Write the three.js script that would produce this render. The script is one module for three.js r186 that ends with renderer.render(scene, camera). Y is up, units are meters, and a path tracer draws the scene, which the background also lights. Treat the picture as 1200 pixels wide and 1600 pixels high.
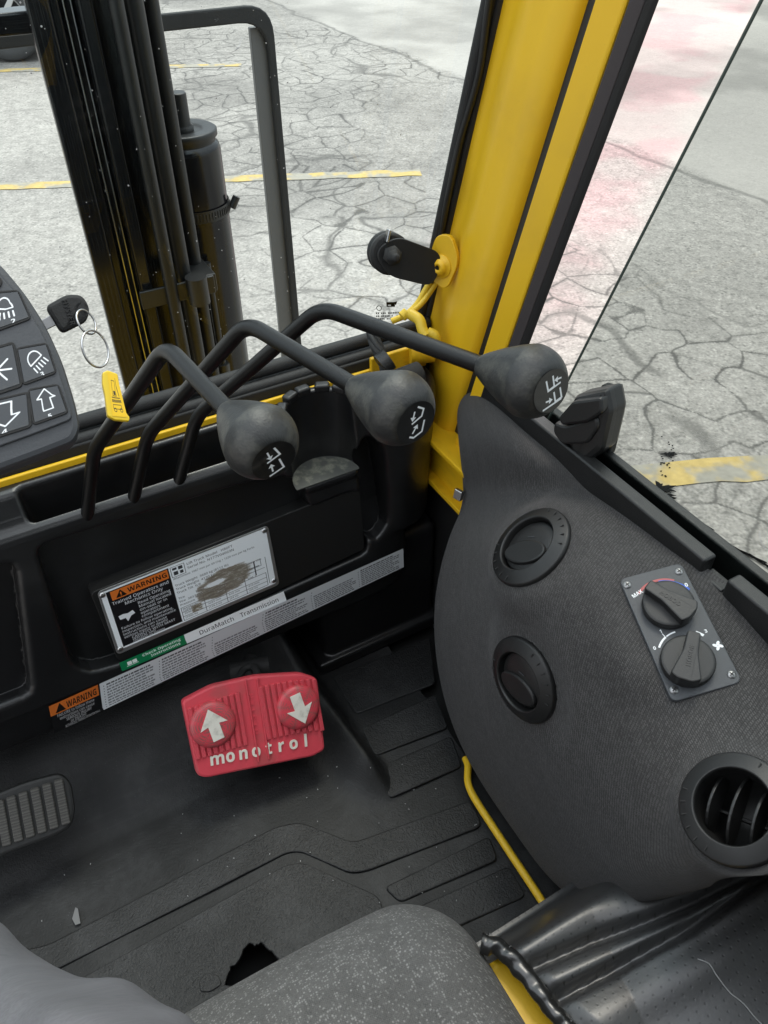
import * as THREE from 'three';
import { mergeGeometries, mergeVertices } from 'three/addons/utils/BufferGeometryUtils.js';
import { RoundedBoxGeometry } from 'three/addons/geometries/RoundedBoxGeometry.js';
import { TextGeometry } from 'three/addons/geometries/TextGeometry.js';
import { FontLoader } from 'three/addons/loaders/FontLoader.js';

// ------------------------------------------------------------------ camera, sky, sun, exposure
const V = (x, y, z) => new THREE.Vector3(x, y, z);
const YAW = 29.5 * Math.PI / 180, PIT = 42 * Math.PI / 180, FPX = 1230;
const CAM = V(0, 1.75, 0);
const Fw = V(Math.sin(YAW) * Math.cos(PIT), -Math.sin(PIT), -Math.cos(YAW) * Math.cos(PIT));
const Rt = V(Math.cos(YAW), 0, Math.sin(YAW));
const Up = Rt.clone().cross(Fw);
const scene = new THREE.Scene();
const camera = new THREE.PerspectiveCamera(2 * Math.atan(800 / FPX) * 180 / Math.PI, 0.75, 0.02, 300);
camera.position.copy(CAM);
camera.lookAt(CAM.clone().add(Fw));
scene.add(camera);
const renderer = new THREE.WebGLRenderer({ antialias: true });
renderer.toneMapping = THREE.LinearToneMapping;
renderer.toneMappingExposure = 1.95;
renderer.shadowMap.enabled = true;
{ // overcast sky: brighter towards the zenith, faintly blue
  const w = 128, h = 64, d = new Float32Array(w * h * 4);
  for (let j = 0; j < h; j++) for (let i = 0; i < w; i++) {
    const el = ((j + 0.5) / h - 0.5) * Math.PI, s = Math.max(0, Math.sin(el));
    const b = 0.5 + 0.75 * s + 0.05 * Math.sin(i / w * Math.PI * 6 + s * 4) * s;
    const k = (j * w + i) * 4;
    d[k] = b * 0.95; d[k + 1] = b * 1.0; d[k + 2] = b * 1.06; d[k + 3] = 1;
  }
  const sky = new THREE.DataTexture(d, w, h, THREE.RGBAFormat, THREE.FloatType);
  sky.mapping = THREE.EquirectangularReflectionMapping; sky.magFilter = THREE.LinearFilter; sky.needsUpdate = true;
  scene.background = sky; scene.environment = sky;
}
const sun = new THREE.DirectionalLight(0xfff4e6, 1.2);
sun.position.set(3, 12, -5); sun.target.position.set(0, 1, -1);
sun.castShadow = true; sun.shadow.radius = 40; sun.shadow.mapSize.set(2048, 2048);
Object.assign(sun.shadow.camera, { left: -12, right: 12, top: 12, bottom: -12, near: 0.5, far: 40 });
scene.add(sun); scene.add(sun.target);

// ------------------------------------------------------------------ pixel helpers: a pixel of the photograph gives a direction, a surface gives the distance
const ray = (x, y) => Fw.clone().addScaledVector(Rt, (x - 600) / FPX).addScaledVector(Up, -(y - 800) / FPX);
const D = (x, y, d) => CAM.clone().addScaledVector(ray(x, y), d);
const onPlane = (x, y, n, p0) => { const r = ray(x, y); return CAM.clone().addScaledVector(r, p0.clone().sub(CAM).dot(n) / r.dot(n)); };
const onX = (x, y, v) => onPlane(x, y, V(1, 0, 0), V(v, 0, 0));
const onY = (x, y, v) => onPlane(x, y, V(0, 1, 0), V(0, v, 0));
const onZ = (x, y, v) => onPlane(x, y, V(0, 0, 1), V(0, 0, v));
function frame(o, n, u) { // right-handed frame u, v, n at o
  n = n.clone().normalize(); u = u.clone().addScaledVector(n, -u.dot(n)).normalize();
  return { o: o.clone(), u, v: n.clone().cross(u), n };
}
const toFrame = (f, x, y) => { const p = onPlane(x, y, f.n, f.o).sub(f.o); return [p.dot(f.u), p.dot(f.v)]; };
const fromFrame = (f, a, b, c = 0) => f.o.clone().addScaledVector(f.u, a).addScaledVector(f.v, b).addScaledVector(f.n, c);
const basis = (f) => new THREE.Matrix4().makeBasis(f.u, f.v, f.n).setPosition(f.o);

// ------------------------------------------------------------------ random numbers, noise, textures
let seedState = 7;
const rnd = () => { seedState = (seedState * 1664525 + 1013904223) >>> 0; return seedState / 4294967296; };
const hash = (x, y, s = 0) => { let h = (x * 374761393 + y * 668265263 + s * 974711) | 0; h = Math.imul(h ^ (h >>> 13), 1274126177); return ((h ^ (h >>> 16)) >>> 0) / 4294967296; };
function vnoise(x, y, per, s = 0) { // tileable value noise with period per
  const xi = Math.floor(x), yi = Math.floor(y), fx = x - xi, fy = y - yi, m = (a) => ((a % per) + per) % per;
  const u = fx * fx * (3 - 2 * fx), v = fy * fy * (3 - 2 * fy);
  const a = hash(m(xi), m(yi), s), b = hash(m(xi + 1), m(yi), s), c = hash(m(xi), m(yi + 1), s), d = hash(m(xi + 1), m(yi + 1), s);
  return a + (b - a) * u + (c - a) * v + (a - b - c + d) * u * v;
}
function fbm(u, v, per, oct, s = 0) { let r = 0, a = 0.5, t = 0; for (let o = 0; o < oct; o++) { r += a * vnoise(u * per, v * per, per, s + o); t += a; a *= 0.5; per *= 2; } return r / t; }
const sm = (a, b, x) => { const t = Math.min(1, Math.max(0, (x - a) / (b - a))); return t * t * (3 - 2 * t); };
const mix = (a, b, t) => a + (b - a) * t;
const lin = (c) => Math.round(255 * (c <= 0.0031308 ? 12.92 * c : 1.055 * Math.pow(c, 1 / 2.4) - 0.055));
function dtex(w, h, fn, color, rep) { // fn(u, v) -> number or [r, g, b]; colour values are linear
  const d = new Uint8Array(w * h * 4);
  for (let j = 0; j < h; j++) for (let i = 0; i < w; i++) {
    let c = fn((i + 0.5) / w, (j + 0.5) / h, i, j); if (!Array.isArray(c)) c = [c, c, c];
    const k = (j * w + i) * 4;
    for (let q = 0; q < 3; q++) { const x = Math.min(1, Math.max(0, c[q])); d[k + q] = color ? lin(x) : Math.round(x * 255); }
    d[k + 3] = 255;
  }
  const t = new THREE.DataTexture(d, w, h); t.wrapS = t.wrapT = THREE.RepeatWrapping; t.magFilter = THREE.LinearFilter; t.minFilter = THREE.LinearMipmapLinearFilter; t.generateMipmaps = true;
  if (color) t.colorSpace = THREE.SRGBColorSpace;
  if (rep) t.repeat.set(rep, rep);
  t.needsUpdate = true; return t;
}
function ctex(w, h, draw) {
  const c = document.createElement('canvas'); c.width = w; c.height = h;
  draw(c.getContext('2d'), w, h);
  const t = new THREE.CanvasTexture(c); t.colorSpace = THREE.SRGBColorSpace; t.magFilter = THREE.LinearFilter; return t;
}
const RGB = (r, g, b) => new THREE.Color().setRGB(r, g ?? r, b ?? r);
const std = (o) => { if (typeof o.color === 'number') o.color = RGB(o.color); return new THREE.MeshStandardMaterial({ side: THREE.DoubleSide, ...o }); };
const phys = (o) => { if (typeof o.color === 'number') o.color = RGB(o.color); return new THREE.MeshPhysicalMaterial({ side: THREE.DoubleSide, ...o }); };

// textures below are laid out in metres: repeat = 1 / tile size
const grainBump = dtex(256, 256, (u, v) => 0.5 * fbm(u, v, 64, 2, 3) + 0.5 * fbm(u, v, 24, 2, 9), false, 1 / 0.06);
const roughMottle = dtex(256, 256, (u, v) => [0, 0.75 + 0.5 * (fbm(u, v, 6, 5, 21) - 0.5), 0], false, 1 / 0.3);
const dustCol = (base, dust, amt, tile, s) => dtex(512, 512, (u, v) => {
  const a = fbm(u, v, 5, 5, s), b = fbm(u, v, 40, 2, s + 7), speck = hash(Math.floor(u * 512), Math.floor(v * 512), s) > 0.9985 ? 0.5 : 0;
  const k = Math.min(1, amt * sm(0.42, 0.78, a) * (0.5 + b) + speck * amt * 2);
  return [0, 1, 2].map((q) => mix(base[q], dust[q], k));
}, true, 1 / tile);
const M = {
  dash: std({ color: 1, map: dustCol([0.0085, 0.0087, 0.0092], [0.03, 0.03, 0.031], 0.3, 0.4, 5), roughness: 0.3, bumpMap: grainBump, bumpScale: 0.00012 }),
  satin: std({ color: 0.012, roughness: 0.38, bumpMap: grainBump, bumpScale: 0.0001 }),
  black: std({ color: 0.011, roughness: 0.5 }),
  dull: std({ color: 0.016, roughness: 0.75, bumpMap: grainBump, bumpScale: 0.0002 }),
  rubber: std({ color: 0.014, roughness: 0.62, bumpMap: grainBump, bumpScale: 0.0002 }),
  gloss: phys({ color: 0.006, roughness: 0.25, clearcoat: 1, clearcoatRoughness: 0.08 }),
  yellow: phys({ color: 1, map: dustCol([0.78, 0.47, 0.01], [0.66, 0.39, 0.015], 0.5, 0.5, 12), roughness: 0.48, clearcoat: 0.12, clearcoatRoughness: 0.25, bumpMap: grainBump, bumpScale: 0.00006 }),
  yellowCord: std({ color: RGB(0.68, 0.47, 0.03), roughness: 0.5 }),
  metal: std({ color: 0.55, metalness: 1, roughness: 0.28 }),
  steel: std({ color: 0.3, metalness: 1, roughness: 0.4 }),
  greyPlastic: std({ color: RGB(0.052, 0.056, 0.062), roughness: 0.5, bumpMap: grainBump, bumpScale: 0.00015 }),
  trimGrey: std({ color: RGB(0.07, 0.062, 0.064), roughness: 0.6 }),
};

// ------------------------------------------------------------------ scene graph helpers
const taken = new Map();
function numbered(name) { const k = taken.get(name) || 0; taken.set(name, k + 1); return k ? name + '_' + String(k).padStart(3, '0') : name; }
function tag(o, label, category, group, kind) { Object.assign(o.userData, { label, category }); if (group) o.userData.group = group; if (kind) o.userData.kind = kind; return o; }
function thing(name, label, category, group) { const o = new THREE.Group(); o.name = numbered(name); scene.add(o); return tag(o, label, category, group); }
function mk(name, geo, mat, parent = scene) {
  if (Array.isArray(geo)) geo = mergeGeometries(geo.map((g) => { const h = g.index ? g.toNonIndexed() : g; for (const a of Object.keys(h.attributes)) if (!['position', 'normal', 'uv'].includes(a)) h.deleteAttribute(a); return h; }));
  const m = new THREE.Mesh(geo, mat); m.name = parent === scene ? numbered(name) : name; m.castShadow = m.receiveShadow = true; parent.add(m); return m;
}
function struct(name, geo, mat, label) { const m = mk(name, geo, mat); m.userData.kind = 'structure'; if (label) m.userData.label = label; return m; }

// ------------------------------------------------------------------ geometry helpers
function roundPoly(pts, r, seg = 4) { // polygon with rounded corners
  const out = [], n = pts.length;
  for (let i = 0; i < n; i++) {
    const p = new THREE.Vector2(...pts[i]), a = new THREE.Vector2(...pts[(i + n - 1) % n]).sub(p), b = new THREE.Vector2(...pts[(i + 1) % n]).sub(p);
    const rr = Math.min(r, a.length() * 0.45, b.length() * 0.45);
    const A = p.clone().addScaledVector(a.normalize(), rr), B = p.clone().addScaledVector(b.normalize(), rr);
    for (let k = 0; k <= seg; k++) { const t = k / seg; out.push([(1 - t) ** 2 * A.x + 2 * t * (1 - t) * p.x + t * t * B.x, (1 - t) ** 2 * A.y + 2 * t * (1 - t) * p.y + t * t * B.y]); }
  }
  return out;
}
const shapeOf = (pts) => new THREE.Shape(pts.map((p) => new THREE.Vector2(...p)));
function extrude(f, pts, depth, bevel = 0, off = 0, holes = []) { // polygon in frame f, pushed out along n from off to off + depth (bevel included)
  const s = shapeOf(pts); for (const h of holes) s.holes.push(new THREE.Path(h.map((p) => new THREE.Vector2(...p))));
  const g = new THREE.ExtrudeGeometry(s, { depth: Math.max(1e-4, depth - 2 * bevel), bevelEnabled: bevel > 0, bevelSize: bevel, bevelThickness: bevel, bevelOffset: -bevel, bevelSegments: 2, curveSegments: 12 });
  g.translate(0, 0, off + bevel); g.applyMatrix4(basis(f)); return g;
}
const pxPoly = (f, arr) => arr.map(([x, y]) => toFrame(f, x, y));
const circle = (r, n = 48, cx = 0, cy = 0) => Array.from({ length: n }, (_, i) => [cx + r * Math.cos(i / n * 2 * Math.PI), cy + r * Math.sin(i / n * 2 * Math.PI)]);
function box(x0, x1, y0, y1, z0, z1, r = 0.002) {
  const g = new RoundedBoxGeometry(x1 - x0, y1 - y0, z1 - z0, 2, Math.min(r, (x1 - x0) / 2.01, (y1 - y0) / 2.01, (z1 - z0) / 2.01)); g.translate((x0 + x1) / 2, (y0 + y1) / 2, (z0 + z1) / 2); return g;
}
function fbox(f, a, b, c, da, db, dc, r = 0.001) { const g = new RoundedBoxGeometry(da, db, dc, 2, Math.min(r, da / 2.01, db / 2.01, dc / 2.01)); g.translate(a, b, c); g.applyMatrix4(basis(f)); return g; }
function polyline(pts, r, seg = 6) { // rounded bends
  const path = new THREE.CurvePath(); let prev = pts[0];
  for (let i = 1; i < pts.length - 1; i++) {
    const p = pts[i], a = p.clone().addScaledVector(prev.clone().sub(p).normalize(), Math.min(r, prev.distanceTo(p) * 0.45)), b = p.clone().addScaledVector(pts[i + 1].clone().sub(p).normalize(), Math.min(r, pts[i + 1].distanceTo(p) * 0.45));
    path.add(new THREE.LineCurve3(prev, a)); path.add(new THREE.QuadraticBezierCurve3(a, p, b)); prev = b;
  }
  path.add(new THREE.LineCurve3(prev, pts[pts.length - 1])); return path;
}
function tube(pts, r, bend = 0.03, n = 80, rs = 12) { // a rod with rounded bends, closed ends
  const c = pts.length > 2 ? polyline(pts, bend) : new THREE.LineCurve3(pts[0], pts[1]);
  return capTube(c, pts.length > 2 ? n : 2, r, rs);
}
function capTube(c, n, r, rs) {
  const g = new THREE.TubeGeometry(c, n, r, rs, false), gs = [g];
  for (const t of [0, 1]) { const d = new THREE.CircleGeometry(r, rs); const q = new THREE.Quaternion().setFromUnitVectors(V(0, 0, 1), c.getTangent(t).multiplyScalar(t ? 1 : -1)); d.applyQuaternion(q); const p = c.getPoint(t); d.translate(p.x, p.y, p.z); gs.push(d); }
  return mergeGeometries(gs.map((x) => x.toNonIndexed()));
}
const spline = (pts, r, n = 60, rs = 10, tension = 0.5) => capTube(new THREE.CatmullRomCurve3(pts, false, 'catmullrom', tension), n, r, rs);
function cyl(a, b, r0, r1 = r0, n = 24) { const d = b.clone().sub(a), g = new THREE.CylinderGeometry(r1, r0, d.length(), n); g.applyQuaternion(new THREE.Quaternion().setFromUnitVectors(V(0, 1, 0), d.clone().normalize())); const m = a.clone().add(b).multiplyScalar(0.5); g.translate(m.x, m.y, m.z); return g; }
function quad(a, b, c, d, nu = 1, nv = 1) { // TL, TR, BR, BL with uv 0..1
  const pos = [], uv = [], idx = [];
  for (let j = 0; j <= nv; j++) for (let i = 0; i <= nu; i++) {
    const s = i / nu, t = j / nv, p = a.clone().lerp(b, s).lerp(d.clone().lerp(c, s), t); pos.push(p.x, p.y, p.z); uv.push(s, 1 - t);
  }
  for (let j = 0; j < nv; j++) for (let i = 0; i < nu; i++) { const k = j * (nu + 1) + i; idx.push(k, k + nu + 1, k + 1, k + 1, k + nu + 1, k + nu + 2); }
  const g = new THREE.BufferGeometry(); g.setAttribute('position', new THREE.Float32BufferAttribute(pos, 3)); g.setAttribute('uv', new THREE.Float32BufferAttribute(uv, 2)); g.setIndex(idx); g.computeVertexNormals(); return g;
}
function lathe(f, prof, n = 64) { // prof: [radius, height along n]
  const g = new THREE.LatheGeometry(prof.map((p) => new THREE.Vector2(...p)), n); g.rotateX(Math.PI / 2); g.applyMatrix4(basis(f)); return g;
}
// grid surface from a function of (s, t) in 0..1; keep(p) drops faces
function surf(fn, nu, nv, uvf, keep) {
  const P = [], pos = [], uv = [], idx = [];
  for (let j = 0; j <= nv; j++) for (let i = 0; i <= nu; i++) P.push(fn(i / nu, j / nv));
  const su = new Float32Array(P.length), sv = new Float32Array(P.length), W = nu + 1, mj = Math.floor(nv / 2);
  for (let j = 0; j <= nv; j++) for (let i = 0; i <= nu; i++) { const k = j * W + i; su[k] = i ? su[k - 1] + P[k].distanceTo(P[k - 1]) : 0; sv[k] = j ? sv[k - W] + P[k].distanceTo(P[k - W]) : 0; }
  for (let k = 0; k < P.length; k++) { pos.push(P[k].x, P[k].y, P[k].z); const w = uvf ? uvf(P[k], (k % W) / nu, Math.floor(k / W) / nv) : [su[k], sv[k]]; uv.push(w[0], w[1]); }
  for (let j = 0; j < nv; j++) for (let i = 0; i < nu; i++) {
    const k = j * W + i, q = [k, k + 1, k + W, k + W + 1];
    if (keep && q.some((a) => !keep(P[a]))) continue;
    idx.push(k, k + W, k + 1, k + 1, k + W, k + W + 1);
  }
  const g = new THREE.BufferGeometry(); g.setAttribute('position', new THREE.Float32BufferAttribute(pos, 3)); g.setAttribute('uv', new THREE.Float32BufferAttribute(uv, 2)); g.setIndex(idx); g.computeVertexNormals(); return g;
}
function bspl(G, s, t) { // bicubic B-spline through a control net G[row][col], ends clamped by mirrored points
  const R = G.length, C = G[0].length;
  const w = (x) => [(1 - x) ** 3 / 6, (3 * x ** 3 - 6 * x * x + 4) / 6, (-3 * x ** 3 + 3 * x * x + 3 * x + 1) / 6, x ** 3 / 6];
  const a = Math.min(s * (C - 1), C - 1.0001), b = Math.min(t * (R - 1), R - 1.0001), ia = Math.floor(a), ib = Math.floor(b), wa = w(a - ia), wb = w(b - ib);
  const row = (r, c) => { if (c < 0) return at(r, 0).clone().multiplyScalar(2).sub(at(r, 1)); if (c > C - 1) return at(r, C - 1).clone().multiplyScalar(2).sub(at(r, C - 2)); return at(r, c); };
  const at = (r, c) => { if (r < 0) return G[0][c].clone().multiplyScalar(2).sub(G[1][c]); if (r > R - 1) return G[R - 1][c].clone().multiplyScalar(2).sub(G[R - 2][c]); return G[r][c]; };
  const o = V(0, 0, 0);
  for (let j = 0; j < 4; j++) for (let i = 0; i < 4; i++) o.addScaledVector(row(ib - 1 + j, ia - 1 + i), wa[i] * wb[j]);
  return o;
}
// signed distance shapes and a mesher (surface nets)
const smin = (a, b, k) => { const h = Math.max(k - Math.abs(a - b), 0) / k; return Math.min(a, b) - h * h * k * 0.25; };
const smax = (a, b, k) => -smin(-a, -b, k);
const sdBox = (x, y, z, cx, cy, cz, hx, hy, hz, r) => { const a = Math.abs(x - cx) - hx + r, b = Math.abs(y - cy) - hy + r, c = Math.abs(z - cz) - hz + r; return Math.hypot(Math.max(a, 0), Math.max(b, 0), Math.max(c, 0)) + Math.min(Math.max(a, b, c), 0) - r; };
const sdCyl = (x, y, z, cx, cz, r, y0, y1, k = 0) => { const a = Math.hypot(x - cx, z - cz) - r + k, b = Math.abs(y - (y0 + y1) / 2) - (y1 - y0) / 2 + k; return Math.hypot(Math.max(a, 0), Math.max(b, 0)) + Math.min(Math.max(a, b), 0) - k; };
function sdPoly(px, py, v) {
  let d = 1e9, s = 1; const n = v.length;
  for (let i = 0, j = n - 1; i < n; j = i, i++) {
    const ex = v[j][0] - v[i][0], ey = v[j][1] - v[i][1], wx = px - v[i][0], wy = py - v[i][1], t = Math.min(1, Math.max(0, (wx * ex + wy * ey) / (ex * ex + ey * ey)));
    const bx = wx - ex * t, by = wy - ey * t; d = Math.min(d, bx * bx + by * by);
    const c1 = py >= v[i][1], c2 = py < v[j][1], c3 = ex * wy > ey * wx; if ((c1 && c2 && c3) || (!c1 && !c2 && !c3)) s = -s;
  }
  return s * Math.sqrt(d);
}
const sdCone = (p, a, b, r1, r2) => { const ba = b.clone().sub(a), t = Math.min(1, Math.max(0, p.clone().sub(a).dot(ba) / ba.lengthSq())); return p.distanceTo(a.clone().addScaledVector(ba, t)) - mix(r1, r2, t); };
function nets(sdf, lo, hi, h, uvf) {
  const n = [0, 1, 2].map((i) => Math.ceil((hi[i] - lo[i]) / h) + 2), [nx, ny, nz] = n, B = 6, g = new Float32Array(nx * ny * nz);
  const X = (i) => lo[0] + (i - 0.5) * h, Y = (j) => lo[1] + (j - 0.5) * h, Z = (k) => lo[2] + (k - 0.5) * h;
  for (let bk = 0; bk < nz; bk += B) for (let bj = 0; bj < ny; bj += B) for (let bi = 0; bi < nx; bi += B) {
    const c = sdf(X(bi + B / 2), Y(bj + B / 2), Z(bk + B / 2)), far = Math.abs(c) > h * B * 1.15;
    for (let k = bk; k < Math.min(bk + B, nz); k++) for (let j = bj; j < Math.min(bj + B, ny); j++) for (let i = bi; i < Math.min(bi + B, nx); i++) g[(k * ny + j) * nx + i] = far ? c : sdf(X(i), Y(j), Z(k));
  }
  const id = new Int32Array(nx * ny * nz).fill(-1), pos = [], nor = [], uv = [], idx = [], e = h * 0.25;
  const co = [0, 1, nx, nx + 1, nx * ny, nx * ny + 1, nx * ny + nx, nx * ny + nx + 1];
  const ed = [[0, 1], [2, 3], [4, 5], [6, 7], [0, 2], [1, 3], [4, 6], [5, 7], [0, 4], [1, 5], [2, 6], [3, 7]];
  for (let k = 0; k < nz - 1; k++) for (let j = 0; j < ny - 1; j++) for (let i = 0; i < nx - 1; i++) {
    const b = (k * ny + j) * nx + i; let mask = 0; for (let c = 0; c < 8; c++) if (g[b + co[c]] < 0) mask |= 1 << c;
    if (!mask || mask === 255) continue;
    let sx = 0, sy = 0, sz = 0, m = 0;
    for (const [p, q] of ed) { const a = g[b + co[p]], d = g[b + co[q]]; if ((a < 0) === (d < 0)) continue; const t = a / (a - d); sx += (p & 1) + t * ((q & 1) - (p & 1)); sy += ((p >> 1) & 1) + t * (((q >> 1) & 1) - ((p >> 1) & 1)); sz += (p >> 2) + t * ((q >> 2) - (p >> 2)); m++; }
    let x = X(i) + sx / m * h, y = Y(j) + sy / m * h, z = Z(k) + sz / m * h, a, bb, cc;
    for (let it = 0; it < 2; it++) {
      a = sdf(x + e, y, z) - sdf(x - e, y, z); bb = sdf(x, y + e, z) - sdf(x, y - e, z); cc = sdf(x, y, z + e) - sdf(x, y, z - e);
      const l = Math.hypot(a, bb, cc) || 1; a /= l; bb /= l; cc /= l;
      if (!it) { const d = Math.max(-h * 0.5, Math.min(h * 0.5, sdf(x, y, z))); x -= a * d; y -= bb * d; z -= cc * d; }
    }
    id[b] = pos.length / 3; pos.push(x, y, z); nor.push(a, bb, cc);
    const w = uvf ? uvf(x, y, z, a, bb, cc) : Math.abs(bb) > 0.6 ? [x, z] : Math.abs(a) > Math.abs(cc) ? [z, y] : [x, y]; uv.push(w[0], w[1]);
  }
  const st = [1, nx, nx * ny];
  for (let k = 1; k < nz - 1; k++) for (let j = 1; j < ny - 1; j++) for (let i = 1; i < nx - 1; i++) {
    const b = (k * ny + j) * nx + i, s0 = g[b] < 0;
    for (let ax = 0; ax < 3; ax++) {
      const s1 = g[b + st[ax]] < 0; if (s0 === s1) continue;
      const u = st[(ax + 1) % 3], v = st[(ax + 2) % 3], q = [id[b - u - v], id[b - v], id[b], id[b - u]]; if (q.some((w) => w < 0)) continue;
      if (s0) idx.push(q[0], q[1], q[2], q[0], q[2], q[3]); else idx.push(q[0], q[2], q[1], q[0], q[3], q[2]);
    }
  }
  const G = new THREE.BufferGeometry(); G.setAttribute('position', new THREE.Float32BufferAttribute(pos, 3)); G.setAttribute('normal', new THREE.Float32BufferAttribute(nor, 3)); G.setAttribute('uv', new THREE.Float32BufferAttribute(uv, 2)); G.setIndex(idx); return G;
}
const font = await new FontLoader().loadAsync('fonts/droid/droid_sans_bold.typeface.json');
const YF = 0.72; // height of the cab floor
const lean = (y, z0) => z0 + 0.27 * (y - 1.3); // the windscreen and its pillars lean back

// ================================================================== the ground
const LN = V(2.386, 0, 1.066).normalize(); // direction of the parking lines
{
  const T = 12, W = 2048, N = 56; // tile in metres; cells of the cracked asphalt
  const mk2 = (n, sd) => { const c = []; for (let j = 0; j < n; j++) for (let i = 0; i < n; i++) c.push([(i + 0.02 + 0.96 * hash(i, j, sd)) / n, (j + 0.02 + 0.96 * hash(i, j, sd + 1)) / n]); return c; };
  const fine = mk2(N, 1), small = mk2(104, 9), wide = mk2(15, 5);
  const warp = new Float32Array(256 * 256 * 2); for (let j = 0; j < 256; j++) for (let i = 0; i < 256; i++) { warp[(j * 256 + i) * 2] = fbm(i / 256, j / 256, 32, 3, 31) - 0.5; warp[(j * 256 + i) * 2 + 1] = fbm(i / 256, j / 256, 32, 3, 37) - 0.5; }
  const wr = (u, v, q) => { const x = u * 256, y = v * 256, i = Math.floor(x), j = Math.floor(y), fx = x - i, fy = y - j, g = (a, b) => warp[(((b & 255) * 256) + (a & 255)) * 2 + q]; return mix(mix(g(i, j), g(i + 1, j), fx), mix(g(i, j + 1), g(i + 1, j + 1), fx), fy); };
  const info = (cells, n, u, v, amp) => { // distance to the nearest cell border in metres, and a weight that belongs to that border
    const du = wr(u, v, 0) * amp, dv = wr(u, v, 1) * amp; u += du; v += dv;
    const ci = Math.floor(u * n), cj = Math.floor(v * n); let a = 9, b = 9, ia = 0, ib = 0;
    for (let dj = -1; dj <= 1; dj++) for (let di = -1; di <= 1; di++) {
      const i = ((ci + di) % n + n) % n, j = ((cj + dj) % n + n) % n, p = cells[j * n + i];
      let dx = Math.abs(p[0] - u), dy = Math.abs(p[1] - v); if (dx > 0.5) dx = 1 - dx; if (dy > 0.5) dy = 1 - dy; const d = dx * dx + dy * dy;
      if (d < a) { b = a; ib = ia; a = d; ia = j * n + i; } else if (d < b) { b = d; ib = j * n + i; }
    }
    return [(Math.sqrt(b) - Math.sqrt(a)) * T, hash(Math.min(ia, ib), Math.max(ia, ib), 3)];
  };
  const height = new Float32Array(W * W);
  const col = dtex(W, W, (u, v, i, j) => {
    const wx = u * T - 1, wz = v * T - 12; // texture starts at x = -1, z = -12
    const A = fbm(u, v, 7, 4, 51), F = fbm(u, v, 260, 2, 61), S = hash(i, j, 5), w0 = wr(u, v, 0), w1 = wr(u, v, 1);
    const smooth = sm(4.2, 4.32, wx + 0.2 * w0 + 0.05 * Math.sin(wz * 2)); // an old concrete apron
    const zone = sm(0.5, 2.0, wx + 1.5 * (A - 0.5)) * sm(0.26, 0.44, fbm(u, v, 5, 2, 81)); // where the surface has broken up
    let k = 0;
    if (smooth < 1) {
      const jit = 0.012 * (F - 0.5) + 0.006 * (S - 0.5), [e0, we] = zone > 0.02 ? info(fine, N, u, v, 0.016) : [1, 0], e = Math.max(0, e0 + jit), [e2, w2] = info(wide, 15, u, v, 0.03), dense = zone > 0.02 ? zone * sm(0.42, 0.62, fbm(u, v, 9, 3, 83)) : 0, [e3, w3] = dense > 0.02 ? info(small, 104, u, v, 0.010) : [1, 0], wd = 0.35 + 0.65 * we;
      k = 1.1 * (1 - sm(0.002, 0.023 * wd, e)) * zone * sm(0.08, 0.32, we) * (0.75 + 0.9 * w1 + 0.3 * F);
      k = Math.max(k, (1 - sm(0.003, 0.026, e2)) * (0.15 + 0.75 * zone) * sm(0.35, 0.6, w2) * 0.85, (1 - sm(0.01, 0.075, e2 + 0.04 * w0)) * (zone > 0.02 && e2 < 0.1 ? sm(0.5, 0.66, fbm(u, v, 34, 3, 107)) : 0) * zone * 0.65, dense * (1 - sm(0.001, 0.014, e3)) * sm(0.3, 0.6, w3) * 0.6, zone * 0.26 * (1 - sm(0, 0.06, e)) * we) * (1 - smooth);
    }
    const joint = (1 - sm(0.008, 0.035, Math.abs(wx - 4.22 + 0.2 * w1))) * (0.25 + 0.5 * F);
    let b = mix(0.30 + 0.22 * (A - 0.5), 0.37 + 0.16 * (A - 0.5), smooth) + 0.1 * (F - 0.5) * (1 - 0.7 * smooth) + (0.12 * (S - 0.5) + 0.2 * (hash(i >> 1, j >> 1, 15) - 0.5) * (hash(i >> 2, j >> 2, 16))) * (1 - 0.6 * smooth);
    if (S > 0.99 && !smooth) b += 0.15 * F;
    const stain = sm(0.5, 0.75, fbm(u, v, 11, 4, 99)); b *= 1 - stain * 0.3;
    // pink cast of the unglazed opening, painted into the ground as a patchy band
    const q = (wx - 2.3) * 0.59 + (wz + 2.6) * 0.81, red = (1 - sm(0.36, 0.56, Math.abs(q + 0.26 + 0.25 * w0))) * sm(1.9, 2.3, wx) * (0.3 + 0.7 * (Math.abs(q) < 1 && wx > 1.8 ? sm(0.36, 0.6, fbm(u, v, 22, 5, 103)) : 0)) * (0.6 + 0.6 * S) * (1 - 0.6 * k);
    k = Math.min(0.88, Math.max(0, k) * 0.92 + joint); b = mix(b, 0.07, k);
    height[j * W + i] = 0.6 + 0.25 * (F - 0.5) - 0.6 * k;
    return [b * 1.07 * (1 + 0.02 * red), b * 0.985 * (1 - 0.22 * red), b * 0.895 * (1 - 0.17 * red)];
  }, true, 1 / T);
  const bump = dtex(W / 2, W / 2, (u, v, i, j) => height[j * 2 * W + i * 2], false, 1 / T);
  const g = new THREE.PlaneGeometry(200, 200, 1, 1); g.rotateX(-Math.PI / 2);
  const p = g.attributes.position, uv = g.attributes.uv; for (let i = 0; i < p.count; i++) uv.setXY(i, p.getX(i) + 1, p.getZ(i) + 12);
  struct('ground', g, std({ color: 1, map: col, roughness: 0.92, bumpMap: bump, bumpScale: 0.012 }), 'pale cracked asphalt yard with a smoother concrete apron');
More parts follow.
